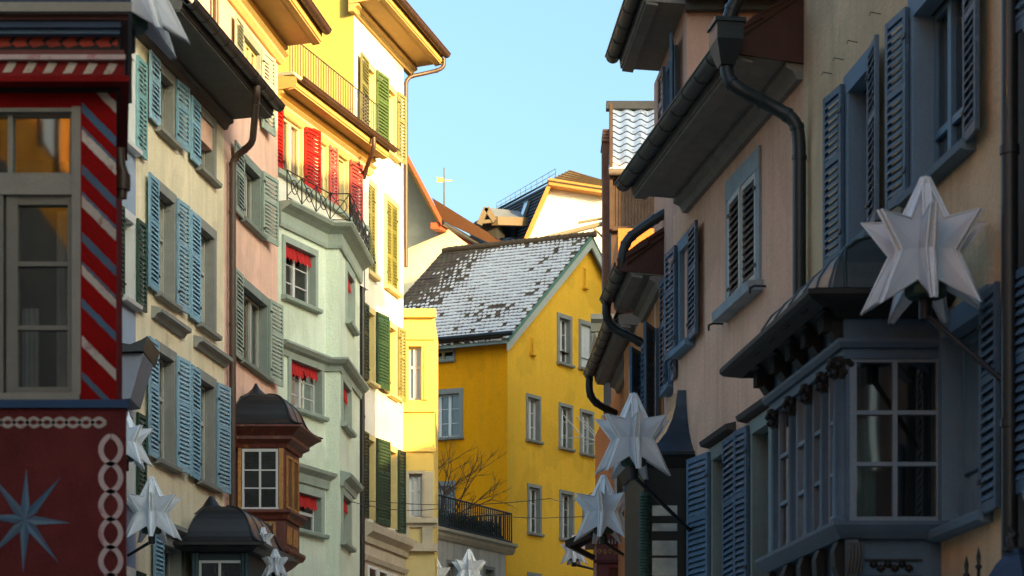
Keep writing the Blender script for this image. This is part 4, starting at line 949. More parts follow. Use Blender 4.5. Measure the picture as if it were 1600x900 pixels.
def tiled(name, root, a, b, c, d, m, rows=14, lift=.05):     # a-b along the eave, d-c along the ridge
    mb = MB(); wd = (b-a).length; sl_ = (d-a).length; nn = (b-a).cross(d-a).normalized(); 
    if nn.z < 0: nn = -nn
    for i in range(rows):
        t0_, t1_ = i/rows, (i+1)/rows
        p, q_, r_, s_ = a.lerp(d, t0_)+nn*lift, b.lerp(c, t0_)+nn*lift, b.lerp(c, t1_), a.lerp(d, t1_)
        mb.add([p, q_, r_, s_, a.lerp(d, t0_), b.lerp(c, t0_)], [(0,1,2,3), (4,5,1,0)], uvs=[[(0, sl_*t0_), (wd, sl_*t0_), (wd, sl_*t1_), (0, sl_*t1_)], [(0, 0), (wd, 0), (wd, .01), (0, .01)]])
    return emit(name, mb, m, root, fix=False)
brt = tilemat("amber_roof_tiles", (.50,.20,.06), (.60,.30,.10), pitch=.22, course=.3)
tiled('roof', hl, W(688, 344, Yl-1.3), W(790, 392, Yl+9), W(784, 378, Yl+13), W(674, 309, Yl+2.5), brt, 15)

# ---- weathervane
hv = thing('weathervane', 'pierced metal flag on a thin mast above the orange roof', 'weathervane', tuple(W(694, 345, 92)))
mb = MB(); a, b = W(694, 345, 92), W(694, 262, 92); mb.tube([tuple(a), tuple(b)], [.035, .02], 6); emit('mast', mb, darkpipe, hv)
mb = MB(); zf = W(694, 280, 92)
mb.prism([(-.30,-.09),(.0,-.13),(.0,.13),(-.30,.17),(-.22,.04)], -.012, .012, fr=Fr(694, 92, (1, 0)), mi=0) if False else None
fv = Fr(694, 92, (1, 0)); z = zf.z
mb.prism([(-.32,z-.11),(.0,z-.13),(.0,z+.05),(-.32,z+.09),(-.25,z-.01)], -.012, .012, fr=fv); mb.prism([(.0,z-.03),(.28,z-.02),(.33,z-.05),(.28,z-.08),(0,z-.07)], -.012, .012, fr=fv)
emit('flag', mb, mat("gilt_flag", (.42,.34,.14), .5, .3, 8, 0, 30), hv)

# ---- mansard house with blown-out white gable
Ym = 100.0
hm = thing('mansard_house', 'dark slate mansard house with broad white gable wall and ridge railing', 'house', (ax(870)*Ym, Ym+4, 0))
M_ = lambda px, py, dy=0: W(px, py, Ym+dy)
mb = MB(); pr = [M_(822, 385), M_(861, 291), M_(950, 304), M_(965, 306), M_(965, 480), M_(800, 480)]
q = Vector((0, 8, 0)); n = len(pr); mb.add(pr+[p+q for p in pr], [tuple(range(n)), tuple(range(2*n-1, n-1, -1))]+[(i, i+n, (i+1) % n+n, (i+1) % n) for i in range(n)]); emit('gable_wall', mb, whitem, hm)
mb = MB(); u2 = Vector((0, -.5, 0))
plank(mb, M_(812, 392), M_(857, 289), u2, Vector((.17, 0, -.0))) 
plank(mb, M_(857, 284), M_(953, 299), u2*1.2, Vector((0, 0, -.28)))
emit('verge_board', mb, mat("amber_board", (.42,.20,.05), .7, .1, 4, .1), hm)
slate_plain = slate
# left slope of the mansard, receding up-left
tiled('mansard_roof', hm, M_(812, 400, -.4), M_(735, 420, 24), W(735, 352, 124), M_(857, 288, -.4), slate, 18)
tiled('roof', hm, M_(855, 284, -.6), M_(958, 300, -.6), M_(945, 283, 5), M_(893, 266, 5), tilemat("brown_roof_tiles", (.30,.20,.10), (.42,.30,.16), pitch=.25, course=.3), 7, .08)  # lighter brown tile on this slope
tiled('roof', hm, M_(735, 353, 24), M_(857, 286, -.4), M_(893, 266, 5), W(770, 330, 126), slate, 6)
mb = MB()
pa, pb = M_(868, 279, 1), W(776, 330, 124)
for i in range(12):
    p = pa.lerp(pb, i/11); mb.tube([tuple(p), tuple(p+Vector((0, 0, .42)))], .014, 5)
for hh in (.42, .22): mb.tube([tuple(pa+Vector((0,0,hh))), tuple(pb+Vector((0,0,hh)))], .012, 5)
emit('ridge_railing', mb, darkpipe, hm)
mb = MB()       # skylights on the slope
A, B, Cc, D_ = M_(812, 400, -.4), M_(735, 420, 24), W(735, 352, 124), M_(857, 288, -.4)
nn = (B-A).cross(D_-A).normalized(); nn = nn if nn.z > 0 else -nn
fr_ = MB()
for s0, s1, t0_, t1_ in ((.13, .19, .52, .82), (.40, .47, .40, .66)):
    pt = lambda s_, t_, l: A.lerp(B, s_).lerp(D_.lerp(Cc, s_), t_)+nn*l
    mb.add([pt(s0, t0_, .16), pt(s1, t0_, .16), pt(s1, t1_, .16), pt(s0, t1_, .16)], [(0,1,2,3)])
    for (p, q_) in ((pt(s0,t0_,.12), pt(s1,t0_,.12)), (pt(s1,t0_,.12), pt(s1,t1_,.12)), (pt(s1,t1_,.12), pt(s0,t1_,.12)), (pt(s0,t1_,.12), pt(s0,t0_,.12))): fr_.bar(tuple(p), tuple(q_), .1, .12)
o = emit('skylight_frame', fr_, darkpipe, hm); sub('pane', mb, mat("sky_glass", (.25,.33,.38), .05, .1, 2, 0, 20, .9), o, hm)
# dormer
hd = hm; Yd = 98.5; D = lambda px, py, dy=0: W(px, py, Yd+dy)
mb = MB(); pr = [D(751, 352), D(760, 332), D(776, 350), D(776, 372), D(751, 372)]; n = 5; q = W(810, 350, Yd+6)-D(776, 350)
mb.add(pr+[p+q for p in pr], [tuple(range(n)), tuple(range(2*n-1, n-1, -1))]+[(i, i+n, (i+1) % n+n, (i+1) % n) for i in range(n)]); dm = emit('dormer', mb, slate, hd)
mb = MB(); mb.bar(tuple(D(749, 356)+u2), tuple(D(760, 330)+u2), .18, .22); mb.bar(tuple(D(760, 330)+u2), tuple(D(773, 350)+u2), .18, .22); mb.bar(tuple(D(752, 352)+u2), tuple(D(772, 350)+u2), .12, .14); mb.bar(tuple(D(773, 350)+u2), tuple(W(820, 347, Yd+2)), .3, .34); sub('dormer_trim', mb, mat("pale_trim", (.15,.12,.08), .7, .1, 3, .1), dm, hd)
mb = MB(); a, b, c, d = D(773, 343)+u2, W(820, 341, Yd+2), W(812, 330, Yd+4), D(762, 329, .5)+u2; mb.add([a, b, c, d, a-Vector((0,0,.1)), b-Vector((0,0,.1)), c-Vector((0,0,.1)), d-Vector((0,0,.1))], [(0,1,2,3),(7,6,5,4),(0,4,5,1),(1,5,6,2),(2,6,7,3),(3,7,4,0)]); sub('dormer_roof', mb, mat("shaded_snow", (.14,.16,.18), .5, .1, 3, .1, 20), dm, hd)  # snow on the dormer, greyed to put its shade into the colour
mb = MB(); mb.tube([tuple(M_(838, 376, -3)), tuple(M_(948, 348, -3))], .10, 8); mb.tube([tuple(M_(903, 348, -3)), tuple(M_(948, 340, -3))], .06, 8); mb.tube([tuple(M_(925, 354, -3)), tuple(M_(943, 372, -3))], .05, 8); mb.box(M_(939,0).x, M_(949,0).x, Ym-3.3, Ym-2.7, 10, M_(940, 340, -3).z); 
tag(emit('crane_arm', mb, mat("dull_steel", (.22,.19,.14), .6, .1, 3, 0), None), 'pale horizontal pipe rig on a post in front of the white gable', 'pipe rig')

# ---- tall narrow tower house with snowy tiles (right of the sky)
Yt = 60.0
hT = thing('tower_house', 'narrow brown boarded house with steep snow-covered tile roof', 'house', (ax(985)*Yt, Yt+3, 0))
bw = mat("brown_boards", (.075,.05,.04), .8, .25, 4, .2, 40, streak=.3)
T = lambda px, py, dy=0: W(px, py, Yt+dy)
mb = MB(); mb.box(T(955,0).x, T(1060,0).x, Yt, Yt+5, 8, T(0, 268).z)
for px in range(957, 1050, 5): mb.box(T(px,0).x, T(px,0).x+.035, Yt-.015, Yt, T(0,358).z, T(0, 268).z)
emit('boarded_wall', mb, bw, hT)
mb = MB(); mb.box(T(952,0).x, T(957,0).x, Yt-.25, Yt+.1, T(0,362).z, T(0, 165).z); mb.box(T(952,0).x, T(1060,0).x, Yt-.2, Yt-.02, T(0,363).z, T(0, 357).z); emit('corner_board', mb, bw, hT)
snow2 = mat("crusted_snow", (.74,.78,.84), .8, .12, 5, .3, 30, wear=(.12,.10,.09), wscale=5)
a, b, c, d = T(951, 268, -.3), T(1062, 268, -.3), T(1062, 172, 2.2), T(953, 172, 2.2)
mb = MB(); rows_ = 10; m_ = 46; wd = (b-a).length; sl_ = (d-a).length
for i in range(rows_):
    for k in range(m_):
        s0, s1 = k/m_, (k+1)/m_; t0_, t1_ = i/rows_, (i+1)/rows_
        wv = lambda s_: .04*math.sin(s_*m_*math.pi*2/9)
        pt = lambda s_, t_, l: a.lerp(b, s_).lerp(d.lerp(c, s_), t_)+Vector((0, -l, wv(s_)))
        mb.add([pt(s0,t0_+.018,.06), pt(s1,t0_+.018,.06), pt(s1,t1_+.003,.03), pt(s0,t1_+.003,.03), pt(s0,t0_-.008,.0), pt(s1,t0_-.008,.0)], [(0,1,2,3),(4,5,1,0)], uvs=[[(s0*wd, i*.19), (s1*wd, i*.19), (s1*wd, i*.19+.188), (s0*wd, i*.19+.188)], [(0,0)]*4])
mb.m = [0 if q % 2 == 0 else 1 for q in range(len(mb.f))]; emit('snowy_roof', mb, [snow2, mat("wet_dark_tile", (.07,.05,.04), .7, .2)], hT, fix=False)
mb = MB(); mb.bar(tuple(d+Vector((-.1,0,.1))), tuple(c+Vector((0,0,.1))), .3, .2); emit('ridge_cap', mb, mat('grey_ridge', (.16,.14,.12), .8, .2, 5, .2), hT); mb = MB(); mb.tube([tuple(a+Vector((0,-.12,-.05))), tuple(b+Vector((0,-.12,-.05)))], .09, 8); emit('gutter', mb, mat("grey_ridge", (.16,.14,.12), .8, .2, 5, .2), hT)
brick = mat("chimney_brick", (.30,.14,.09), .9, .25, 9, .3, 30)
mb = MB(); mb.box(T(946,0).x, T(957,0).x, Yt+1.5, Yt+2.4, 14, T(0, 222, 1.5).z)
for i in range(14): z = T(0, 268, 1.5).z+i*.08; mb.box(T(946,0).x-.01, T(957,0).x+.01, Yt+1.49, Yt+2.41, z, z+.06)
mb.box(T(944,0).x, T(958,0).x, Yt+1.4, Yt+2.5, T(0, 222, 1.5).z, T(0, 219, 1.5).z)
emit('chimney', mb, brick, hT)
hO = thing('orange_house', 'sliver of sunlit orange house below the boarded tower', 'house', (ax(990)*56, 58, 0))
mb = MB(); f5 = Fc(0, 56, 0, X=0); mb.box(ax(966)*56, ax(1060)*56, 0, 4, 0, CZ+(HZ-357)/F*56, f5); emit('wall', mb, mat('burnt_orange_stucco', (.55,.20,.05), .9, .1), hO)
# ================================================================== RIGHT ROW
creamR = mat("old_cream_stucco", (.74,.54,.33), .9, .16, .8, .6, 26, .12, streak=.5, dirt=(.35,.26,.16))
salmon = mat("salmon_stucco", (.86,.50,.34), .9, .15, .8, .6, 26, .12, streak=.5, dirt=(.42,.24,.15))
pinkR = mat("rose_stucco", (.76,.44,.32), .9, .08, 1.0, .3, 50, .12, streak=.25)
rust = mat("rust_stucco", (.60,.25,.10), .9, .08, 1.0, .3, 50, .12, streak=.2)
stoneB = mat("bluegrey_painted_stone", (.16,.25,.33), .8, .1, 3, .25, 50, .2, streak=.2)
wood_b = mat("bluegrey_window_paint", (.13,.22,.30), .5, .08, 6, .05, 80, .35)
sh_navy = mat("smoky_blue_paint", (.07,.13,.20), .55, .14, 4, .12, 90, .35, streak=.3, wear=(.12,.22,.33), wscale=10)
sh_ivory = mat("grey_ivory_paint", (.60,.59,.53), .6, .1, 4, .12, 90, .3, streak=.3)
SHUT['n'] = sh_navy; SHUT['i'] = sh_ivory
fR = Rt(1473, 18.4, 345)
hR = house('town_house', 'old cream house at the right edge with smoky blue shutters and dark oriel', fR, 1480)
fa = Fac(hR, fR, 1256, 1588, 0, 13.0, creamR)
zS, zTp = fR.z(1448, 286), fR.z(1430, 29)
kw = dict(sm=stoneB, wm=wood_b, sur=.15, trans=(.3,))
fa.win(1434, 1514, zS, zTp, sh='nn', ang=(5, 6), shw=.44, lights=3, cur=.1, rails=1, **kw)
fa.win(1331, 1364, zS, zTp, sh='nn', ang=(6, 6), shw=.46, lights=2, cur=.1, rails=1, **kw)
fa.win(1430, 1514, zS+2.75, zTp+2.75, sh='nn', ang=(5, 6), shw=.44, lights=3, cur=.1, **kw)
fa.win(1331, 1364, zS+2.75, zTp+2.75, sh='nn', ang=(6, 6), shw=.46, lights=2, cur=.1, **kw)
zs2 = fR.z(1473, 828); fa.win(1478, 1540, zs2, fR.z(1510, 508), sh='-n', ang=(7, 3), shw=.46, lights=2, cur=.1, **kw)
fa.wall(); bodybox(hR, fR, fa.x0, fa.x1, 13.0, 7, creamR)
mb = MB()
for px, dz in ((1318, 0), (1340, 0), (1376, 0), (1432, 0), (1300, 0)):
    x = fR.x(px); z = zTp+.38; mb = MB(); mb.tube([(x, 0, z), (x+.01, -.09, z+.01), (x+.01, -.10, z-.02)], .004, 4, fR); emit('shutter_hook', mb, iron, hR)
pipe(hR, fR, [(fR.x(1582,.1), -.12, 13.5), (fR.x(1582,.1), -.12, .2)], .06, darkpipe)
# shadowed neighbour at the very edge
hX = house('town_house', 'dark house at the extreme right edge, mostly out of the picture', fR, 1600)
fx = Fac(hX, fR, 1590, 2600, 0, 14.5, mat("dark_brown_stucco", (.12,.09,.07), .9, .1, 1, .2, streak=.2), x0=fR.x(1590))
for i in range(3):
    xa = fx.x0+.62+i*1.7
    for zb0 in (3.9, 7.1, 9.8): 
        fx.h.append((xa, xa+.95, zb0, zb0+1.5)); window(hX, fR, xa, xa+.95, zb0, zb0+1.5, sm=stoneB, wm=wood_b, cur=0)
        shutter(hX, fR, xa-.08, -1, .48, zb0, zb0+1.55, 6, sh_navy)
fx.wall(); bodybox(hX, fR, fx.x0, fx.x1, 14.5, 7, fx.m)
eave(hX, fR, fx.x0, fx.x1, 14.5, .9, soffit, darkpipe, gut=.1)

# ---- carved dark oriel of the cream house
orm = mat("slate_blue_oriel_paint", (.07,.12,.18), .5, .15, 4, .1, 50, .35, streak=.2)
ork = mat("blackened_carving", (.016,.014,.012), .6, .3, 6, .3, 40, .3)
kR = ax(345)
Ya, Yz = 18.4, 20.9; Xa = ax(1318)*Ya; Xb = Xa+kR*(Yz-Ya); Xw = ax(1477)*Ya
po = [(Xw+.2, Yz), (Xb, Yz), (Xa, Ya), (Xw+.02, Ya)]
zo = lambda py, Y=Ya: CZ+(HZ-py)/F*Y
zsl, zl = zo(816), zo(556)
mb = MB(); 
fOf = Fc(0, Ya, 0, X=0); dO = Vector((Xa-Xb, Ya-Yz, 0)); fOs = Fr(0, Yz, (dO.x, dO.y), X=Xb); Ls = dO.length
# band walls below and above the glazing, back panel inside
mb.sweep(po, [(0, zl-.02), (0, zl+.30), (-.25, zl+.30), (-.25, zl-.02)]); mb.sweep(po, [(-.04, zo(900)-.6), (-.04, zsl-.02), (-.25, zsl-.02), (-.25, zo(900)-.6)])
mb.sweep(po, [(-.30, zsl-.03), (-.30, zl+.03), (-.34, zl+.03), (-.34, zsl-.03)], 1)
OR = emit('oriel', mb, [orm, interior], hR)
mb = MB()   # ledges
mb.sweep(po, [(-.1, zsl-.13), (.03, zsl-.13), (.07, zsl-.08), (.10, zsl-.03), (.10, zsl+.0), (-.1, zsl+.005)]); mb.sweep(po, [(-.1, zl+.06), (.03, zl+.06), (.05, zl+.10), (.05, zl+.13), (-.1, zl+.135)])
sub('ledge', mb, orm, OR, hR)
mb = MB()   # eave: black cornice, stepped
ze1 = zo(455, 18.1)
mb.sweep(po, [(-.2, zl+.29), (.06, zl+.29), (.10, zl+.36), (.14, zl+.40), (.20, ze1-.10), (.33, ze1-.06), (.36, ze1-.03), (.36, ze1+.01), (-.2, ze1+.05)])
sub('cornice', mb, ork, OR, hR)
fxw0, fxw1 = ax(1339)*Ya, ax(1464)*Ya       # front glazing
mb = MB(); y_ = .05
for q0, q1 in ((fxw0-.055, fxw0), (fxw1, fxw1+.06), (ax(1399)*Ya-.018, ax(1399)*Ya+.018)): mb.box(q0, q1, y_-.04, y_+.02, zsl, zl, fOf)
for t in (0, .345, .67, 1): z = zsl+.03+(zl-zsl-.06)*t; mb.box(fxw0, fxw1, y_-.035, y_+.015, z-.016, z+.016, fOf)
sub('window_frame', mb, mat("pale_slate_paint", (.19,.25,.31), .5, .1), OR, hR)
mb = MB(); mb.add([(fxw0, y_, zsl), (fxw1, y_, zsl), (fxw1, y_, zl), (fxw0, y_, zl)], [(0,1,2,3)], fr=fOf); sub('pane', mb, gls, OR, hR)
mb = MB(); vs = []
for i in range(11): vs += [(fxw0+.02+.016*i, y_+.12+.02*math.sin(i*2), zsl+.05), (fxw0+.02+.016*i, y_+.12+.02*math.sin(i*2), zl-.46)]
mb.add(vs, [(2*i, 2*i+2, 2*i+3, 2*i+1) for i in range(10)], 0, True, fOf); sub('curtain', mb, curtain_g, OR, hR)
mb = MB()    # corner posts behind the columns
mb.box(Xa+.02, fxw0-.056, .02, .12, zsl-.01, zl+.01, fOf); mb.box(fxw1+.061, Xw+.03, .02, .12, zsl-.01, zl+.01, fOf)
cols = [Ls-.12, Ls-.70, Ls-1.22, Ls-1.78, .10]
sub('corner_post', mb, orm, OR, hR)
for i, c in enumerate(cols):
    p = fOs.w(c, .06 if i else .03, 0); r = .085 if i == 0 else .07; ct = MB()
    ct.lathe((p.x, p.y, 0), [(r*1.35, zsl+.0), (r*1.35, zsl+.03), (r*1.15, zsl+.05), (r, zsl+.07), (r*.98, (zsl+zl)/2), (r*.86, zl-.17), (r*.95, zl-.16)], 14)
    sub('column', ct, orm, OR, hR)
    ct = MB(); ct.lathe((p.x, p.y, 0), [(r*.9, zl-.17), (r*1.05, zl-.15), (r*1.1, zl-.10), (r*1.45, zl-.03), (r*1.45, zl+.0)], 10)
    for k in range(8):
        a = k*math.pi/4
        for zz_, rr in ((zl-.12, 1.15), (zl-.06, 1.4)):
            q = Vector((p.x+math.cos(a+(.4 if rr > 1.2 else 0))*r*rr, p.y+math.sin(a+(.4 if rr > 1.2 else 0))*r*rr, zz_)); ct.lathe(tuple(q), [(.004, -.028), (.024, -.012), (.026, .01), (.004, .028)], 6)
    sub('capital', ct, ork, OR, hR)
for i in range(4):
    c1, c0 = cols[i]-.09, cols[i+1]+.09
    mb = MB(); pl = .035
    mb.box(c0, c0+pl, .04, .10, zsl, zl, fOs); mb.box(c1-pl, c1, .04, .10, zsl, zl, fOs)
    for t in (0, .34, .67, 1): z = zsl+.02+(zl-zsl-.04)*t; mb.box(c0+pl, c1-pl, .045, .095, z-.016, z+.016, fOs)
    sub('window_frame', mb, mat("pale_slate_paint", ()) if False else MATS["pale_slate_paint"], OR, hR)
    mb = MB(); mb.add([(c0, .075, zsl), (c1, .075, zsl), (c1, .075, zl), (c0, .075, zl)], [(0,1,2,3)], fr=fOs); sub('pane', mb, gls, OR, hR)
# scroll brackets under the eave, below the ledge
for i, c in enumerate(cols):
    b_ = MB(); x0, x1 = c-.09, c+.09
    b_.extr([(.0, zl+.14), (-.05, zl+.14), (-.09, zl+.20), (-.07, zl+.28), (-.14, zl+.36), (-.25, zl+.40), (-.29, ze1-.08), (0, ze1-.06)], x0, x1, fOs)
    for k in range(4): b_.box(x0+.02+.04*k, x0+.035+.04*k, -.15, -.05, zl+.20, zl+.34, fOs)
    sub('bracket', b_, ork, OR, hR)
    b_ = MB(); b_.extr([(.02, zsl-.14), (-.03, zsl-.14), (-.06, zsl-.22), (-.05, zsl-.34), (.0, zsl-.46), (.02, zsl-.6)], x0+.02, x1-.02, fOs); sub('bracket', b_, ork, OR, hR)
b_ = MB(); b_.extr([(.02, zsl-.14), (-.06, zsl-.14), (-.10, zsl-.22), (-.07, zsl-.34), (-.01, zsl-.5), (.02, zsl-.6)], ax(1300)*Ya+.10, ax(1327)*Ya+.06, fOf)
for k in range(5): b_.tube([(ax(1305)*Ya+.10+.025*k, -.085, zsl-.17), (ax(1305)*Ya+.10+.025*k, -.105, zsl-.26), (ax(1303)*Ya+.10+.025*k, -.05, zsl-.40)], .010, 6, fOf)
sub('scroll_bracket', b_, mat("grey_carving", (.10,.10,.10), .6, .3, 9, .3, 50), OR, hR)
mb = MB()
for i in range(6):
    x = ax(1366)*Ya+.055*i; mb.lathe(tuple(fOf.w(x, .03, zo(884)+.015*(-1)**i)), [(.004,-.03),(.035,-.01),(.03,.012),(.004,.03)], 7)
for (a0, b0, a1, b1) in ((1352, 876, 1442, 873), (1352, 899, 1442, 903)): mb.box(ax(a0)*Ya, ax(a1)*Ya, .02, .05, zo(b0), zo(b1), fOf)
sub('carving', mb, ork, OR, hR)
dome = [(.30, 0), (.12, .02), (.10, .12), (.06, .25), (-.02, .37), (-.13, .46), (-.27, .52), (-.42, .55)]
mb = MB(); pr_ = [(a, ze1+.03+b) for a, b in dome]; mb.sweep(po, pr_, closed_prof=False, smooth=False)
for s0, s1, ts in ((po[1], po[2], (0, .2, .4, .6, .8, 1)), (po[2], po[3], (0, .5))):
    d_ = Vector((s1[0]-s0[0], s1[1]-s0[1])); nn_ = Vector((d_.y, -d_.x)).normalized(); dl = d_.length; du = d_/dl
    for t in ts:
        pts = []
        for o_, z_ in pr_[1:]:
            al = dl*t; lo_, hi_ = -o_, dl+o_
            al = min(max(al, lo_ if s0 is not po[0] else 0), hi_ if s1 is not po[3] else dl)
            if t not in (0, 1) and -o_ > min(dl*t, dl*(1-t) if s1 is not po[3] else 9): break
            q = Vector(s0)+du*al+nn_*o_; pts.append((q.x, q.y, z_+.003))
        if len(pts) > 1: mb.tube(pts, .014, 6)
sub('domed_roof', mb, copper, OR, hR)
mb = MB(); ci = [(Xb+.40, Yz-.42), (Xa+.40, Ya+.42), (Xw+.1, Ya+.42), (Xw+.1, Yz-.42)]; mb.slab(ci, ze1+.50, ze1+.585); sub('roof_cap', mb, copper, OR, hR)

# ---- salmon house
fS = Rt(1256, 22.8, 246)
hS = house('town_house', 'weathered salmon house with deep boxed eave and closed ivory shutters', fS, 1150)
zse = 8.95
fa = Fac(hS, fS, 1052, 1256, 0, zse, salmon)
xa, xb = fS.x(1142), fS.x(1185); z0, z1 = fS.z(1163, 462), fS.z(1163, 290)
s_ = MB(); s_.box(xa-.13, xa, -.03, .05, z0, z1, fS); s_.box(xb, xb+.13, -.03, .05, z0, z1, fS); s_.box(xa-.13, xb+.13, -.034, .05, z1, z1+.22, fS)
s_.extr([(-.16,z0-.12),(-.17,z0-.02),(.05,z0),(.05,z0-.12)], xa-.2, xb+.2, fS); dlv = mat('dark_brown_louvre', (.07,.055,.045), .6, .3); bk_ = MB(); bk_.box(xa, xb, -.004, .0-.001, z0, z1, fS); emit('gap_shade', bk_, interior, hS); emit('window', s_, mat("pale_blue_stone", (.33,.38,.40), .8, .15, 5, .3, 50, streak=.3), hS)  # dark sheet on the wall stands for shade in the louvre gaps
shutter(hS, fS, xa-.01, 1, (xb-xa)/2, z0+.02, z1-.01, 2, sh_ivory, 0, y=.0, louvre=.075, lm=dlv); shutter(hS, fS, xb+.01, -1, (xb-xa)/2, z0+.02, z1-.01, 0, sh_ivory, 0, y=.0, louvre=.075, lm=dlv)
mb = MB()
for x in (xa-.35, xb+.30): mb.tube([(x, .0, z0-.10), (x, -.12, z0-.10), (x-.10, -.14, z0-.10), (x-.10, -.14, z0-.16)], .012, 5, fS)
emit('shutter_hook', mb, iron, hS)
kw = dict(sm=stoneG, wm=wood_b, sur=.12, lintel=False)
zq1 = fS.z(1128, 712); zq0 = zq1-1.6
fa.win(1118, 1137, zq0, zq1, sh='nn', ang=(9, 3), shw=.62, lights=1, cur=.3, **{**kw, 'trans': (.52,)})
fa.win(1180, 1206, zq0, zq1, sh='n-', ang=(5, 3), shw=.40, lights=1, cur=.3, **{**kw, 'trans': (.52,)})
fa.win(1066, 1082, 7.25, 8.4, sh='nn', ang=(1, 3), shw=.5, lights=1, cur=.2, **{**kw, 'sm': stoneB})
mb = MB()
for a, b in ((1108, 1150), (1166, 1212)): mb.extr([(0,zq1+.17),(-.10,zq1+.19),(-.12,zq1+.24),(0,zq1+.27)], fS.x(a), fS.x(b), fS)
emit('hood_mould', mb, mat("dark_lead", (.06,.055,.05), .6, .2), hS)
fa.wall(); bodybox(hS, fS, fa.x0, fa.x1, zse, 7, salmon)
xn, xf = fS.x(1256), fS.x(1074)
eave(hS, fS, xf, xn-.02, zse, .66, soffitR, copper, gut=.095, rise=.10, th=.14, roofm=terracotta, roofd=4, pitch=.75)
mb = MB(); mb.prism([(0,0)], 0, 0) if False else None
q = [(.05, zse-.02), (-.70, zse+.05), (-.72, zse+.22), (-.5, zse+.42), (.05, zse+.75)]; mb.extr(q, xn-.02, xn+.012, fS); emit('eave_end_board', mb, mat("red_brown_board", (.08,.028,.016), .6, .2, 4, .15, 40, streak=.3), hS)
# rainwater hopper and its pipes
mb = MB(); hx = xn-.02; c = (hx+.08, -.78)
mb.sweep([(0,0),(1,0)], [(0,0)], caps=False) if False else None
zh = zse+.30
vs = []
for (a, b, z) in ((.17, .13, zh), (.17, .13, zh-.18), (.08, .07, zh-.40)):
    vs += [(c[0]-a, c[1]-b, z), (c[0]+a, c[1]-b, z), (c[0]+a, c[1]+b, z), (c[0]-a, c[1]+b, z)]
mb.add(vs, [(0,1,2,3), (0,4,5,1), (1,5,6,2), (2,6,7,3), (3,7,4,0), (4,8,9,5), (5,9,10,6), (6,10,11,7), (7,11,8,4), (8,11,10,9)], fr=fS)
mb.box(c[0]-.19, c[0]+.19, c[1]-.15, c[1]+.15, zh-.02, zh+.02, fS); emit('rain_hopper', mb, copper, hS)
xw_ = fS.x(1249, .1)
pipe(hS, fS, [(c[0], c[1], zh-.36), (c[0]+.01, c[1]+.01, zh-.52), (c[0]+.08, c[1]+.10, zh-.64), (xw_-.1, -.32, zh-.78), (xw_, -.14, zh-.92), (xw_, -.10, zh-1.1), (xw_, -.10, .2)], .065, copper, 12)
pipe(hS, fS, [(xn+.15, -.10, zh+.50), (c[0]+.22, -.45, zh+.36), (c[0]+.05, -.68, zh+.28), (c[0], c[1], zh-.02)], .07, darkpipe, 12, clips=False)

# ---- rose house with the upper storey
fQ = Rt(1073, 27.9, 548)
hQ = house('town_house', 'taller rose house rising above the salmon house eave, blue shutters high up', fQ, 1050)
Xc = ax(1073)*27.9
zqt = 11.28
fa = Fac(hQ, fQ, 1022, 1073, 0, zqt, pinkR)
kw = dict(sm=stoneB, wm=wood_b, sur=.08, lights=1)
fa.win(1046, 1058, 10.0, 10.95, sh='nn', ang=(1, 9), shw=.44, cur=.2, trans=(), **kw)
fa.win(1049, 1057, 7.0, 8.3, sh='nn', ang=(1, 5), shw=.42, cur=.2, trans=(), **kw)
fa.wall(); 
mb = MB(); fF = Fc(1073, 27.9); mb.box(.0, 6, .004, .1, 0, zqt+.1, fF); emit('side_wall', mb, pinkR, hQ)
mb = MB(); mb.box(-.02, 6, -.35, .0, zqt-.0, zqt+.25, fF); mb.box(-.02, 6, -.12, -.0, zqt-.10, zqt-.002, fF); emit('side_cornice', mb, soffit, hQ)
mb = MB(); mb.box(1.45, 1.72, -.03, -.002, 10.2, 10.9, fF); mb.box(1.40, 1.77, -.02, 0, 10.16, 10.94, fF); emit('side_window', mb, stoneB, hQ)
x1 = fQ.x(1073); x0 = fQ.x(1030)
eave(hQ, fQ, x0, x1, zqt, .50, soffitR, copper, gut=.09, rise=.08, th=.16, roofm=terracotta, roofd=4, pitch=.8, bx1=.4, corn=False)
pipe(hQ, fF, [(.50, -.14, 12.6), (.50, -.14, 10.1)], .07, darkpipe, 10, clips=False)
# ---- dark brown gabled-eave house
f4 = Rt(1035, 30.0, 600)
h4 = house('town_house', 'house with red-brown eave board and curling rainwater pipe past the rose house', f4, 1020)
z4 = 8.55
fa = Fac(h4, f4, 975, 1036, 0, z4, rust)
kw = dict(sm=stoneB, wm=wood_b, sur=.08, lights=1, cur=.2, trans=())
fa.win(1019, 1028, 6.7, 7.9, sh='nn', ang=(3, 22), shw=.42, **kw)
fa.win(1000, 1007, 6.7, 7.9, sh='in', ang=(3, 25), shw=.42, **kw)
fa.wall()
x1 = f4.x(1036); x0 = f4.x(1008)
eave(h4, f4, x0, x1, z4, .42, soffitR, copper, gut=.09, rise=.06, th=.14, roofm=terracotta, roofd=4, pitch=.8)
mb = MB(); mb.extr([(.3, z4), (-.56, z4+.05), (-.58, z4+.2), (-.3, z4+.42), (.3, z4+.80)], x1-.02, x1+.012, f4); emit('eave_end_board', mb, MATS["red_brown_board"], h4)
pipe(h4, f4, [(x1-.02, .35, z4+.95), (x1-.02, .02, z4+.80), (x1-.02, -.30, z4+.58), (x1-.02, -.45, z4+.46), (x1-.03, -.51, z4+.30), (x1-.05, -.52, z4+.08)], .062, copper, 12, clips=False)
pipe(h4, f4, [(x0+.05, -.52, z4+.08), (x0+.03, -.53, z4-.06), (x0+.0, -.48, z4-.18), (x0+.0, -.38, z4-.27), (x0+.05, -.2, z4-.36), (x0+.1, .05, z4-.52)], .058, copper, 12, clips=False)
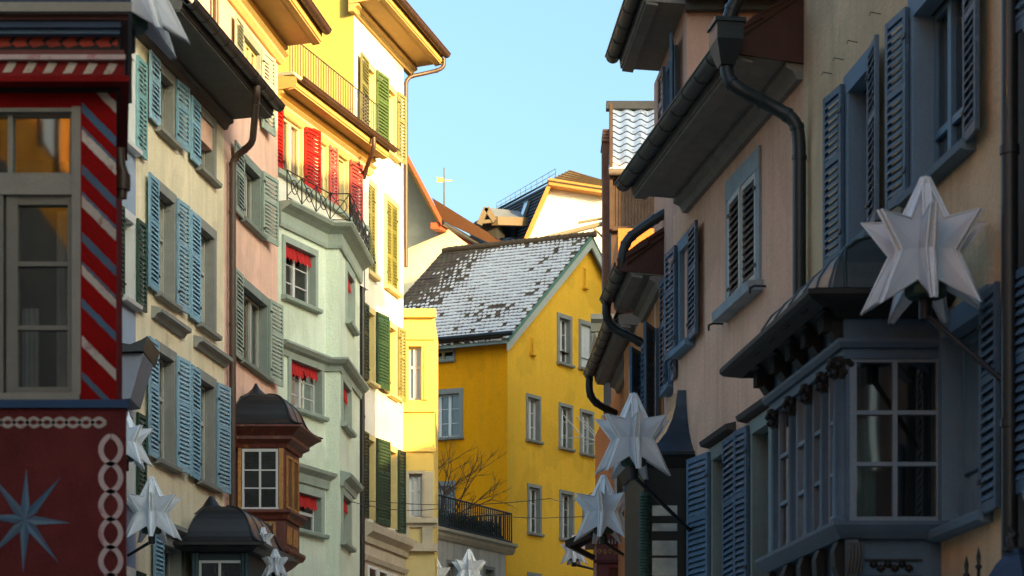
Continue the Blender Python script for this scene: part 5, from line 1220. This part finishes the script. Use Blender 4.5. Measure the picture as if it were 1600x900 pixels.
# ---- lower far house of the row
f6 = Rt(1016, 32.9, 640)
h6 = house('town_house', 'low far house of the right row with long plain gutter', f6, 990)
z6 = 8.62
fa = Fac(h6, f6, 930, 1016, 0, z6, rust)
for a, b, sh in ((1004, 1009, 'ii'), (990, 996, 'nn'), (976, 981, 'ii')): fa.win(a, b, 6.4, 7.6, sh=sh, ang=(3, 25), shw=.4, **kw)
fa.wall()
eave(h6, f6, f6.x(969), f6.x(1012), z6, .40, soffitR, copper, gut=.085, rise=.06, th=.14, roofm=terracotta, roofd=4, pitch=.8)
xo = f6.x(969); pipe(h6, f6, [(xo+.05, -.49, z6+.1), (xo+.05, -.50, z6-.12), (xo+.03, -.45, z6-.25), (xo-.05, -.33, z6-.34), (xo-.3, -.05, z6-.42)], .058, copper, 12, clips=False)
# small dark dormer roof seen past it
hdm = thing('dark_bay', 'small slate-blue moulded bay head peeping past the curling pipe', 'bay', tuple(Vector((ax(945)*50, 50, 0))))
fD = Fc(945, 50); zz5 = lambda py: CZ+(HZ-py)/F*50
mb = MB(); mb.extr([(0, zz5(495)), (-.3, zz5(495)), (-.3, zz5(503)), (-.2, zz5(508)), (-.14, zz5(520)), (0, zz5(520))], -.30, .5, fD); emit('cornice', mb, mat("slate_blue_metal", (.05,.075,.11), .5, .2), hdm)
mb = MB(); mb.prism([(-.22, zz5(520)), (.5, zz5(520)), (.5, zz5(560)), (-.02, zz5(560))], -.1, 2, fD); emit('bay_body', mb, mat("slate_blue_metal", ()) if False else MATS["slate_blue_metal"], hdm)

# ---- bay with a swept blue roof on the salmon house, lower
Yk = 27.4; zk = lambda py, Y=Yk: CZ+(HZ-py)/F*Y
Xk0, Xk1 = ax(1006)*Yk, ax(1083)*Yk
pk = [(Xk1+.1, Yk+1.5), (Xk0-.15, Yk+1.5), (Xk0, Yk), (Xk1+.02, Yk)]
blk = mat("near_black_paint", (.008,.009,.009), .5, .2, 5, .1, 40, .3)
mb = MB(); mb.sweep(pk, [(0, zk(960)), (0, zk(705)), (-.2, zk(705)), (-.2, zk(960))]); BK = emit('bay', mb, blk, hS)
mb = MB(); prof = []
for u, v in ((0,0),(.05,.02),(.2,.10),(.38,.22),(.55,.38),(.68,.58),(.76,.78),(.80,1.0)): prof.append((.05-.68*u*.95, zk(712)+(zk(598)-zk(712))*v))
mb.sweep(pk, prof, closed_prof=False); sub('swept_roof', mb, mat("navy_sheet_metal", (.035,.055,.085), .42, .25, 3, .1, 20, .45, metal=.2, streak=.2), BK, hS)
mb = MB(); mb.sweep(pk, [(-.1, zk(730)), (.02, zk(730)), (.05, zk(716)), (.07, zk(711)), (-.1, zk(710))]); sub('cornice', mb, blk, BK, hS)
fK = Fc(0, Yk, 0, X=0)
for ya, yb in ((790, 806), (818, 830), (845, 868), (872, 900), (905, 930)):
    mb = MB(); mb.box(ax(1019)*Yk, ax(1058)*Yk, -.012, .0, zk(yb), zk(ya), fK); sub('pane', mb, mat("milky_glass", (.32,.36,.38), .12, .35, 3, 0, 20, .8), BK, hS)
mb = MB(); mb.tube([(ax(1007)*Yk, Yk-.06, zk(960)), (ax(1007)*Yk, Yk-.06, zk(770))], .055, 10)
for i in range(26):
    z = zk(900)+i*.036; mb.lathe((ax(1007)*Yk, Yk-.06, z), [(.058,0),(.075,.006),(.058,.03)], 10)
sub('scaled_column', mb, mat("green_scale_paint", (.04,.10,.07), .5, .3, 8, .2), BK, hS)

# ---- red painted bay far down the street
Yr = 38.0; zr = lambda py: CZ+(HZ-py)/F*Yr
hr = thing('painted_bay', 'small dark red bay with scrollwork frieze below the distant star lanterns', 'bay', (ax(955)*Yr, Yr+.5, 0))
X0r, X1r = ax(932)*Yr, ax(990)*Yr; fr_r = Fc(0, Yr, 0, X=0)
dred = mat("dark_red_paint", (.20,.012,.015), .5, .2, 4, .1, 40, .35)
mb = MB(); mb.box(X0r, X1r, 0, 1.5, zr(980), zr(842), fr_r); emit('bay_body', mb, dred, hr)
mb = MB(); mb.box(X0r-.14, X1r, -.14, 1.5, zr(842), zr(832), fr_r); mb.box(X0r-.05, X1r, -.06, .0, zr(880), zr(875), fr_r); emit('cornice', mb, mat("dark_maroon", (.10,.02,.02), .5, .2), hr)
mb = MB()
for i in range(14): x = X0r-.06+i*.05; mb.box(x, x+.022, -.07, -.005, zr(850), zr(841), fr_r)
emit('dentils', mb, mat("pale_pink_paint", (.5,.38,.36), .6, .1), hr)
mb = MB()
for i in range(7):
    cx, cz = X0r+.05+i*.085, zr(862); mb.tube([(cx+.03*math.cos(a)*(1-a/14), -.012, cz+.045*math.sin(a)*(1-a/14)*(-1)**i) for a in [k*.7 for k in range(12)]], .007, 4, fr_r)
emit('scrollwork', mb, mat("gold_paint", (.45,.26,.08), .5, .2), hr)
mb = MB()
for x in (X0r+.18, X1r-.2): mb.box(x, x+.03, -.03, 0, zr(960), zr(884), fr_r)
mb.box(X0r+.18, X1r-.17, -.032, 0, zr(887), zr(883), fr_r); emit('window_frame', mb, dred, hr)
mb = MB(); mb.box(X0r+.2, X1r-.19, -.01, .0, zr(960), zr(885), fr_r); emit('pane', mb, dglass, hr)
# tilted eave remnants
mb = MB(); a = W(886, 850, 37.5); mb.bar(tuple(a), tuple(W(925, 832, 37)), .08, .10); mb.bar(tuple(a), tuple(W(928, 872, 37.8)), .06, .08); mb.bar(tuple(W(898, 856, 37.6)), tuple(W(930, 838, 37.3)), .12, .04); emit('gutter', mb, darkpipe, hr)

# ================================================================== STAR LANTERNS
acr = acrylic("white_acrylic"); 
rim = mat("white_rim", (.80,.82,.84), .4, .04, 5, 0)
capg = mat("green_cap", (.02,.05,.035), .5, .2, 6, .1)
def star(name, label, c, dia, rot=0, arm=None, group='star lanterns hung over the street', nw=7):
    """eight doubled star-shaped wings round a tapering core; c is the foot of the core"""
    s = thing(name, label, 'lantern', tuple(c), group)
    R_ = dia/2; H = dia*.86
    out = [(.10*R_, 0), (.30*R_, .02*H), (1.0*R_, -.24*H), (.56*R_, .27*H), (1.0*R_, .60*H), (.40*R_, .57*H), (.05*R_, .98*H)]
    for k in range(nw):
        a = rot+2*math.pi*k/nw; u = Vector((math.cos(a), math.sin(a), 0)); v = Vector((-math.sin(a), math.cos(a), 0)); mb = MB()
        for sgn in (1, -1):
            th = [.12*R_*(1-p[1]/H*.75 if p[1] > 0 else 1) if p[0] < .2*R_ else .018 for p in out]
            pts = [Vector(c)+u*p[0]*1.0+v*sgn*(.02+ .20*R_*max(0, 1-p[0]/(.62*R_))*max(.05, 1-max(0,p[1])/H))+Vector((0,0,p[1])) for p in out]
            cc = Vector(c)+u*.30*R_+v*sgn*(.02+.10*R_)+Vector((0,0,.30*H))
            n = len(pts); mb.add([cc]+pts, [((0, i+1, i+2) if sgn > 0 else (0, i+2, i+1)) for i in range(n-1)])
        pa = [Vector(c)+u*p[0]+v*(.02+ .20*R_*max(0, 1-p[0]/(.62*R_))*max(.05, 1-max(0,p[1])/H))+Vector((0,0,p[1])) for p in out]
        pb = [Vector(c)+u*p[0]-v*(.02+ .20*R_*max(0, 1-p[0]/(.62*R_))*max(.05, 1-max(0,p[1])/H))+Vector((0,0,p[1])) for p in out]
        n = len(out); mb.add(pa+pb, [(i, i+1, i+1+n, i+n) for i in range(n-1)], 1)
        for pp in (pa, pb): mb.tube([tuple(q) for q in pp[1:]], .011, 5, mi=1)
        emit('star_wing', mb, [acr, rim], s)
    mb = MB(); mb.lathe(tuple(c), [(.24*R_, 0), (.22*R_, .12*H), (.14*R_, .5*H), (.02*R_, 1.0*H)], nw, sharp=True); emit('core', mb, acr, s)
    mb = MB(); mb.lathe(tuple(c), [(.05*R_, -.30*H), (.05*R_, -.13*H), (.30*R_, -.12*H), (.33*R_, -.10*H), (.33*R_, -.01*H), (.28*R_, .02*H)], 8, sharp=True); emit('base_cap', mb, capg, s)
    if arm is not None:
        mb = MB(); p0 = Vector(c)+Vector((0,0,-.27*H)); mb.tube([tuple(p0+Vector((0,0,.08))), tuple(p0), tuple(arm)], .022, 8); mb.lathe(tuple(p0-Vector((0,0,.04))), [(.05,0),(.05,.16)], 8); emit('arm', mb, iron, s)
    return s
def wallp(fr, px, py, out=.02): x = fr.x(px, out); return fr.w(x, -out, fr.z(px, py, out))
star('star_lantern', 'largest star lantern, in front of the dark oriel and blue shutters', W(1446, 445, 17.2), .92, .18, wallp(fR, 1580, 606))
star('star_lantern', 'star lantern below the swept navy bay roof, upper of the two overlapping', W(990, 716, 26.0), .84, .30, wallp(fS, 1092, 842))
star('star_lantern', 'star lantern in front of the small dark red bay', W(943, 824, 33.5), .87, .05, W(1000, 884, 37.9))
star('star_lantern', 'small distant star lantern at the left of the dark red bay, half hidden', W(897, 872, 44.0), .50, .2, W(930, 890, 44.5))
star('star_lantern', 'star lantern beside the cream house, under its lower blue shutters', W(237, 824, 34.5), .87, .35, wallp(fC, 200, 868))
star('star_lantern', 'star lantern partly hidden by the upper edge of the red painted panel', W(196, 712, 33.5), .75, .1, wallp(fC, 186, 760))
star('star_lantern', 'large dim star lantern overlapping the blue-grey house at the top edge', W(200, 28, 16.3), .84, 0.0, W(120, 60, 16.6))
star('star_lantern', 'tiny star lantern just rising at the bottom edge before the white annex', W(733, 905, 57), .85, .3, W(640, 960, 58))
star('star_lantern', 'tip of a star lantern at the bottom edge by the stone bay base', W(681, 912, 55), .70, .5, W(640, 960, 56))
star('star_lantern', 'small star lantern before the carved panel of the wooden oriel', W(411, 852, 38.0), .34, .2, W(396, 880, 39.3))
star('star_lantern', 'small star lantern low beside the lower bell roof', W(430, 893, 37.6), .42, .5, W(400, 905, 38.8))

# ---- blue sign hood with iron dragon, wrought spikes
tg = thing('hanging_sign', 'dark blue hooded sign with curled iron dragon at the lower right corner', 'sign', (ax(1585)*16.0, 16.0, 0))
S_ = lambda px, py: W(px, py, 16.0)
c0 = S_(1588, 905); mb = MB(); mb.lathe(tuple(c0), [(.30, -.3), (.20, 0), (.14, .10), (.08, .16), (.075, .20)], 4, sharp=True); emit('sign_hood', mb, mat("sign_blue", (.03,.06,.12), .5, .15, 5, .1), tg)
mb = MB(); pts = [S_(1583, 858), S_(1578, 842), S_(1586, 836), S_(1580, 828), S_(1574, 822)]; mb.tube([tuple(p) for p in pts], [.035,.028,.03,.018,.006], 6)
mb.box(S_(1570,0).x, S_(1605,0).x, 15.95, 16.05, S_(0,862).z, S_(0,856).z)
for q in ((1572, 848), (1592, 832), (1590, 845)): mb.tube([tuple(S_(1584, 848)), tuple(S_(*q))], [.02, .004], 5)
emit('iron_dragon', mb, iron, tg)
mb = MB(); mb.tube([tuple(S_(1570, 862)), tuple(wallp(fR, 1588, 866))], .02, 6); emit('bracket', mb, iron, tg)
for px, py in ((1510, 868), (1529, 855)):
    Yw = 17.0
    t_ = thing('iron_spike', 'wrought iron spear finial against the cream wall, ' + ('left and lower of the two' if px == 1510 else 'right and taller of the two'), 'finial', tuple(W(px, 930, Yw)), 'iron spear finials at the lower right')
    b = W(px, 940, Yw); hh = W(px, py, Yw).z-b.z
    mb = MB(); mb.lathe(tuple(b), [(.012, 0), (.012, hh-.16), (.028, hh-.14), (.012, hh-.12), (.018, hh-.07), (.002, hh)], 8); emit('spear', mb, iron, t_)
# ---- wires across the street
def wire(label, pts, r=.008):
    P = [Vector(p) for p in pts]; out = []
    for i in range(len(P)-1):
        for k in range(10):
            t = k/10; q = P[i].lerp(P[i+1], t); q.z -= .12*math.sin(math.pi*t)*1.0; out.append(tuple(q))
    out.append(tuple(P[-1])); mb = MB(); mb.tube(out, r, 4); return tag(emit('wire', mb, iron, None, fix=True), label, 'wire')
wire('thin dark cable sagging across in front of the terrace railing', [wallp(fW, 566, 782), W(860, 779, 54), W(925, 770, 46)])
wire('lower thin cable running in front of the yellow gable wall', [wallp(fA3, 545, 783), W(700, 793, 52), W(930, 806, 45)])
# ================================================================== RED PAINTED BAY (near left)
Yv = 15.0; V = lambda px, py, dy=0: W(px, py, Yv+dy)
vx = lambda px: ax(px)*Yv
vz = lambda py: CZ+(HZ-py)/F*Yv
fV = Fc(0, Yv, 0, X=0)
red = mat("oxblood_paint", (.13,.004,.005), .7, .3, 2.5, .3, 50, .08, streak=.15)
redw = mat("bright_oxblood_paint", (.19,.006,.006), .7, .25, 3, .3, 50, .08)
ivory = mat("worn_ivory_paint", (.40,.35,.31), .7, .12, 5, .15, 60, .2, wear=(.20,.05,.05), wscale=12)
ivory2 = mat("pink_ivory_paint", (.40,.31,.31), .7, .12, 6, .15, 60, .2, wear=(.28,.10,.12), wscale=9)
pblue = mat("worn_blue_paint", (.05,.10,.17), .7, .15, 5, .15, 60, .2, wear=(.14,.08,.10), wscale=12)
dblue = mat("deep_blue_paint", (.012,.04,.10), .6, .2, 4, .1, 50, .3)
lblue = mat("light_blue_paint", (.08,.14,.20), .7, .15, 5, .15, 60, .2)
winp = mat("old_grey_white_paint", (.19,.18,.155), .6, .1, 5, .2, 70, .3, wear=(.17,.15,.12), wscale=16)
hv_ = thing('painted_bay', 'near red painted bay with striped pilaster, blue star and white chain ornament', 'bay', (vx(60), Yv+.8, 0))
xL = vx(-260); xR = vx(182); xR2 = vx(200)
mb = MB(); wz0, wz1 = vz(612), vz(168)
def bay_box(mb, x0, x1, z0, z1, y0, dep=1.6): mb.prism([(x0, z0), (x1, z0), (x1, z1), (x0, z1)], y0, dep, fV)
# body as a hollow frame: lower panel, pilaster, head
sk = lambda y: -.20*y    # right side falls away to the left
def skew(mb, x0, x1, z0, z1, y0, y1, mi=0): mb.add([(x0,y0,z0),(x1,y0,z0),(x1+sk(y1-y0),y1,z0),(x0,y1,z0),(x0,y0,z1),(x1,y0,z1),(x1+sk(y1-y0),y1,z1),(x0,y1,z1)], [(0,3,2,1),(4,5,6,7),(0,1,5,4),(1,2,6,5),(2,3,7,6),(3,0,4,7)], mi, fr=fV)
skew(mb, xL, vx(200), vz(1000), vz(641), -.06, 1.6); emit('lower_panel', mb, red, hv_)
mb = MB(); skew(mb, vx(126), xR, vz(640), vz(140), .0, 1.6); skew(mb, xL, vx(126)-.002, vz(168), vz(141), .002, 1.6); emit('pilaster', mb, redw, hv_)
mb = MB(); skew(mb, xL, vx(205), vz(641)+.002, vz(628), -.085, 1.6); emit('sill_board', mb, dblue, hv_)
mb = MB(); skew(mb, xL, vx(126)-.002, vz(628)+.002, vz(615), -.03, 1.6); emit('lower_rail', mb, winp, hv_)
# stripes wrapped across the pilaster face
def stripe(mb, ya, yb, off=.004, w0=128, w1=181.5, rough=True):
    n = 14; top = []; bot = []; rnd_ = random.Random(int(ya*7))
    for i in range(n+1):
        t = i/n; px = w0+(w1-w0)*t; dy = 46*t; e = rnd_.uniform(-.8, .8)
        top.append((vx(px), -off, vz(ya+dy*1.18+e))); bot.append((vx(px), -off, vz(yb+dy*1.18+rnd_.uniform(-.8, .8))))
    mb.add(top+bot+[(p[0], .0, p[2]) for p in top]+[(p[0], .0, p[2]) for p in bot], [(i, i+1, n+2+i, n+1+i) for i in range(n)]+[(i, 2*n+2+i, 2*n+3+i, i+1) for i in range(n)]+[(n+1+i, n+2+i, 3*n+4+i, 3*n+3+i) for i in range(n)], fr=fV)
for i, (a, b) in enumerate(((104, 122), (200, 219), (303, 322), (412, 428), (522, 540))):
    mb = MB(); stripe(mb, a+2, b+1); emit('ivory_stripe', mb, ivory, hv_, fix=False)
for a, b in ((160, 176), (196, 201.5), (256, 272), (299, 304.5), (362, 378), (408, 413), (466, 480), (580, 592)):
    mb = MB(); stripe(mb, a, b, .003); emit('blue_stripe', mb, pblue, hv_, fix=False)
# window: transom lights above, casement below
mb = MB()
yf0, yf1 = .04, .12
def fb_(x0, x1, y0, y1, z0, z1): mb.box(vx(x0), vx(x1), y0, y1, vz(z1), vz(z0), fV)
fb_(112, 126, .0, .14, 166, 616); fb_(-260, 112, .004, .14, 160, 174)
fb_(-260, 112, .01, .13, 272, 303)
fb_(107, 112, .05, .12, 174, 272); fb_(10, 18, .04, .13, 174, 272); fb_(-110, -100, .04, .13, 174, 272)
fb_(-260, 112, .055, .11, 174, 178); fb_(-260, 112, .055, .11, 266, 272)
W1 = emit('window', mb, winp, hv_)
mb = MB(); 
fb_(4, 27, .05, .13, 303, 616) if False else None
fb_(-2, 4, .02, .12, 303, 616); fb_(8, 26, .035, .11, 303, 612); fb_(104, 117, .035, .11, 303, 612)
fb_(26, 104, .04, .105, 303, 317); fb_(26, 104, .04, .105, 603, 614)
for y in (407, 413): pass
fb_(26, 104, .045, .10, 406, 413); fb_(26, 104, .045, .10, 506, 513)
fb_(-120, -2, .04, .10, 303, 316); fb_(-120, -2, .04, .10, 603, 614); fb_(-14, -2, .035, .11, 316, 603)
sub('sash', mb, winp, W1, hv_)
mb = MB(); mb.add([(vx(-260), .08, vz(612)), (vx(112), .08, vz(612)), (vx(112), .08, vz(172)), (vx(-260), .08, vz(172))], [(0,1,2,3)], fr=fV); sub('pane', mb, gls, W1, hv_)
mb = MB(); mb.box(xL, vx(120), 1.2, 1.25, vz(616), vz(160), fV); mb.box(vx(118), vx(120), .15, 1.2, vz(616), vz(160), fV); emit('interior', mb, interior, hv_)
mb = MB(); vs = []
for i in range(13): vs += [(vx(24)+.009*i, .22+.015*math.sin(i*1.9), vz(612)), (vx(24)+.009*i, .22+.015*math.sin(i*1.9), vz(470))]
mb.add(vs, [(2*i, 2*i+2, 2*i+3, 2*i+1) for i in range(12)], 0, True, fV); vs = []
for i in range(13): vs += [(vx(78)+.009*i, .22+.015*math.sin(i*1.9), vz(612)), (vx(78)+.009*i, .22+.015*math.sin(i*1.9), vz(316))]
mb.add(vs, [(2*i, 2*i+2, 2*i+3, 2*i+1) for i in range(12)], 0, True, fV); sub('curtain', mb, mat("dim_curtain", (.20,.19,.17), .9, .2), W1, hv_)
# head: stacked painted mouldings, each further out
def mould(nm, py0, py1, out, pxr, m, dz=0):
    mb = MB(); Yq = Yv-out; z0 = CZ+(HZ-py1)/F*Yq; z1 = CZ+(HZ-py0)/F*Yq; xr = ax(pxr)*Yq
    mb.add([(xL,Yq,z0),(xr,Yq,z0),(xr-.3,Yv+1.6,z0),(xL,Yv+1.6,z0),(xL,Yq,z1),(xr,Yq,z1),(xr-.3,Yv+1.6,z1),(xL,Yv+1.6,z1)], [(0,3,2,1),(4,5,6,7),(0,1,5,4),(1,2,6,5),(2,3,7,6),(3,0,4,7)]); return emit(nm, mb, m, hv_)
black = mat("soot_black", (.012,.010,.010), .7, .2)
mould('moulding', 126, 141, .05, 188, black); mould('moulding', 118, 127, .17, 202, redw); mould('moulding', 92, 118.5, .12, 194, redw)
mould('moulding', 85, 92.5, .16, 196, ivory2); mould('moulding', 78, 85.5, .14, 194, mat("dark_maroon", (.1,.02,.02)))
mould('moulding', 52, 78.5, .10, 188, black); mould('moulding', 42, 52.5, .17, 187, pblue); mould('moulding', 30, 42.5, .20, 189, dblue)
mould('moulding', 17, 30.5, .22, 200, mat("brown_red_paint", (.09,.02,.015), .6, .2)); mould('moulding', 3, 17.5, .28, 206, MATS["old_grey_white_paint"]); mould('moulding', -40, 3.5, .24, 205, dblue)
mb = MB()      # slanted ivory dashes on the red moulding
Yd_ = Yv-.124
for i in range(9):
    c = -20+31.5*i; pts = [(c-8, 113+i*.5), (c+6, 112+i*.5), (c+15, 97+i*.5), (c+2, 95+i*.5)]
    n = 4; vs = [tuple(W(*p, Yd_)) for p in pts]; vs2 = [(p[0], p[1]+.006, p[2]) for p in vs]
    if pts[1][0] < 194: mb.add(vs+vs2, [(0,1,2,3)]+[(k, k+4, (k+1) % 4+4, (k+1) % 4) for k in range(4)])
emit('painted_dashes', mb, mat("dash_ivory", (.42,.38,.33), .7, .15, 6, .2, 60, wear=(.22,.10,.08), wscale=14), hv_)
mb = MB()     # red tongues on the dark band
Yd_ = Yv-.104; rnd_ = random.Random(3)
for i in range(9):
    c = -30+26*i; pts = [(c, 62), (c+10, 56), (c+24, 58), (c+17, 63), (c+22, 71), (c+4, 73), (c-3, 68)]
    vs = [tuple(W(min(184, p[0]), p[1]+rnd_.uniform(-1.5, 1.5), Yd_)) for p in pts]; mb.add(vs+[(p[0], p[1]+.006, p[2]) for p in vs], [tuple(range(7))]+[(k, k+7, (k+1) % 7+7, (k+1) % 7) for k in range(7)])
emit('painted_scrolls', mb, mat("scroll_red", (.30,.03,.015), .6, .3, 6), hv_)
# chain ornaments on the lower panel
Yp = Yv-.064
def ribbon(mb, pts, wd, y):
    """flat painted band following pixel points, a few mm proud"""
    P = [W(a, b, y) for a, b in pts]; n = len(P); Lf = []; Rf = []
    for i in range(n):
        t = (P[min(i+1, n-1)]-P[max(i-1, 0)]).normalized(); s_ = Vector((-t.z, 0, t.x))*wd/2; Lf.append(P[i]+s_); Rf.append(P[i]-s_)
    bk = Vector((0, .006, 0)); mb.add([tuple(p) for p in Lf+Rf]+[tuple(p+bk) for p in Lf+Rf], [(i, i+1, n+i+1, n+i) for i in range(n-1)]+[(i, 2*n+i, 2*n+i+1, i+1) for i in range(n-1)]+[(n+i, n+i+1, 3*n+i+1, 3*n+i) for i in range(n-1)])
mb = MB()
for s_ in (1, -1):
    ribbon(mb, [(-30+195*i/100, 660+s_*6.5*math.sin(math.pi*((-30+195*i/100)-165)/20.4)) for i in range(101)], .022, Yp)
emit('painted_chain', mb, ivory, hv_, fix=False)
mb = MB()
for s_ in (1, -1):
    ribbon(mb, [(173+s_*15.5*abs(math.sin(math.pi*(y_-681)/43.5))**.62*(1 if math.sin(math.pi*(y_-681)/43.5) > 0 else -1), y_) for y_ in [681+ (960-681)*i/130 for i in range(131)]], .033, Yp-.001)
emit('painted_chain', mb, ivory2, hv_, fix=False)
# eight-pointed painted star
cx, cy_ = 39, 812
tips = [(41, 732), (95, 745), (110, 817), (92, 880), (36, 895), (-18, 872), (-35, 806), (-14, 742)]
for k, (tx, ty) in enumerate(tips):
    dx, dy = tx-cx, ty-cy_; Ln = math.hypot(dx, dy); nx, ny = -dy/Ln*7, dx/Ln*7; bx, by = cx+dx*.22, cy_+dy*.22
    for sgn, m_ in ((1, lblue), (-1, pblue)):
        mb = MB(); P = [(cx, cy_), (bx+nx*sgn, by+ny*sgn), (tx, ty)]; vs = [tuple(W(a, b, Yp)) for a, b in P]; mb.add(vs+[(p[0], p[1]+.006, p[2]) for p in vs], [(0,1,2)]+[(i, (i+1) % 3, (i+1) % 3+3, i+3) for i in range(3)]); emit('painted_ray', mb, m_, hv_)
# copper downpipe stub in the gap behind
mb = MB(); mb.tube([tuple(V(187, 232, .6)), tuple(V(188, 258, .6)), tuple(V(193, 272, .6)), tuple(V(190, 310, .6))], .035, 8); mb.lathe(tuple(V(192, 285, .6)), [(.05,-.05),(.05,.05)], 10); emit('downpipe', mb, brownpipe, hv_)
# building carrying the bay, up to its eave
hb2 = MB(); hb2.slab([(vx(-900), 16.62), (vx(120), 16.62), (ax(100)*22, 22), (vx(-900), 22)], 0, 12.5); emit('house_wall', hb2, mat("near_house_stucco", (.30,.22,.16), .9, .1), hv_)
# ================================================================== unseen neighbours added behind and beside the camera to steer sun, bounce and reflections
def unseen_house(label, x0, x1, y0, y1, z1, m, side):
    o = thing('town_house', label, 'house', ((x0+x1)/2, (y0+y1)/2, 0))
    mb = MB(); mb.box(x0, x1, y0, y1, 0, z1); emit('wall', mb, m, o)
    xf = x1 if side < 0 else x0; mb = MB(); fr = MB()
    y = y0+1
    while y < y1-1.5:
        z = 3.6
        while z+1.6 < z1-.4:
            s_ = .01*(-side) ; a, b = sorted((xf, xf-side*.02)); mb.box(a, b, y, y+.95, z, z+1.5)
            a, b = sorted((xf, xf-side*.05)); fr.box(a, b, y-.12, y, z-.1, z+1.6); fr.box(a, b, y+.95, y+1.07, z-.1, z+1.6); fr.box(a, b, y, y+.95, z+1.5, z+1.6)
            z += 2.8
        y += 2.1
    emit('window_panes', mb, dglass, o); emit('window_surrounds', fr, stone, o)
    r = MB(); xm = (x0+x1)/2; r.prism([(x0-.6, z1), (x1+.6, z1), (xm, z1+(x1-x0)*.35)], y0, y1) ; emit('roof', r, slate_p, o)
    return o
slate_p = mat("plain_dark_roof", (.06,.05,.045), .9, .2, 3, .2)
unseen_house('plain unseen house added behind the camera on the right to block sun', 4.9, 11, -30, 13.5, 11.5, mat('smoke_brown_stucco', (.10,.08,.07), .9, .15), 1)  # added unseen; height trims the sun, dark colour quiets the oriel reflections
unseen_house('orange neighbour on the left beside the camera, added unseen to be mirrored in the red bay', -12, -5.2, 0, 9, 14.5, orangem, -1)  # added unseen as the sunlit orange mirrored in the bay panes
ob_ = [o for o in C.objects if str(o.get('label','')).startswith('orange neighbour')][0]
mb = MB(); mb.box(-5.199, -5.14, 0, 9, 0, 8.3); emit('dark_reflection_slab', mb, mat('dark_reflection', (.12,.12,.12), .9, .2, 2, .3), ob_)  # dark slab added so the lower panes mirror something dark
unseen_house('plain unseen house added on the left behind the camera, kept low to curb bounce light', -12, -5.2, -22, -.2, 9.2, pinkR, -1)  # added unseen, low so that little sunlight bounces back

# unseen blocks added behind the right row to cut the low sun
def shade_house(label, x0, x1, y0, y1, ze, zr, m):
    o = thing('town_house', label, 'house', ((x0+x1)/2, (y0+y1)/2, 0))
    mb = MB(); xm = (x0+x1)/2; mb.prism([(x0, 0), (x1, 0), (x1, ze), (xm, zr-.1), (x0, ze)], y0, y1); emit('wall', mb, m, o)
    r = MB(); r.prism([(x0-.5, ze-.2), (xm, zr), (x1+.5, ze-.2), (x1+.5, ze-.05), (xm, zr+.2), (x0-.5, ze-.05)], y0-.3, y1+.3); emit('roof', r, slate_p, o)
shade_house('high house behind the salmon house, unseen, added to shade the left fronts', 9, 12, 13, 35.4, 18.0, 19.1, creamR)
shade_house('lower house behind the far end of the right row, unseen, added to set the sun line on the white house', 8.5, 14, 38.6, 50, 12.6, 14.2, pinkR)
shade_house('tallest block far behind the yellow corner house, unseen, added to shade the pale gabled house', 16, 22, 63, 76.5, 28.2, 29.2, creamR)
shade_house('tall block beside the yellow corner house, unseen, added to keep its walls in shade', 14, 22, 48.5, 68.5, 25.2, 27.5, creamR)

for o in list(C.objects):
    if o.parent is None and o.get('category') == 'house' and 'group' not in o.keys():
        x, y = o.location.x, o.location.y
        if y < 52 and x < 0: o['group'] = 'houses of the left row'
        elif y < 52: o['group'] = 'houses of the right row'
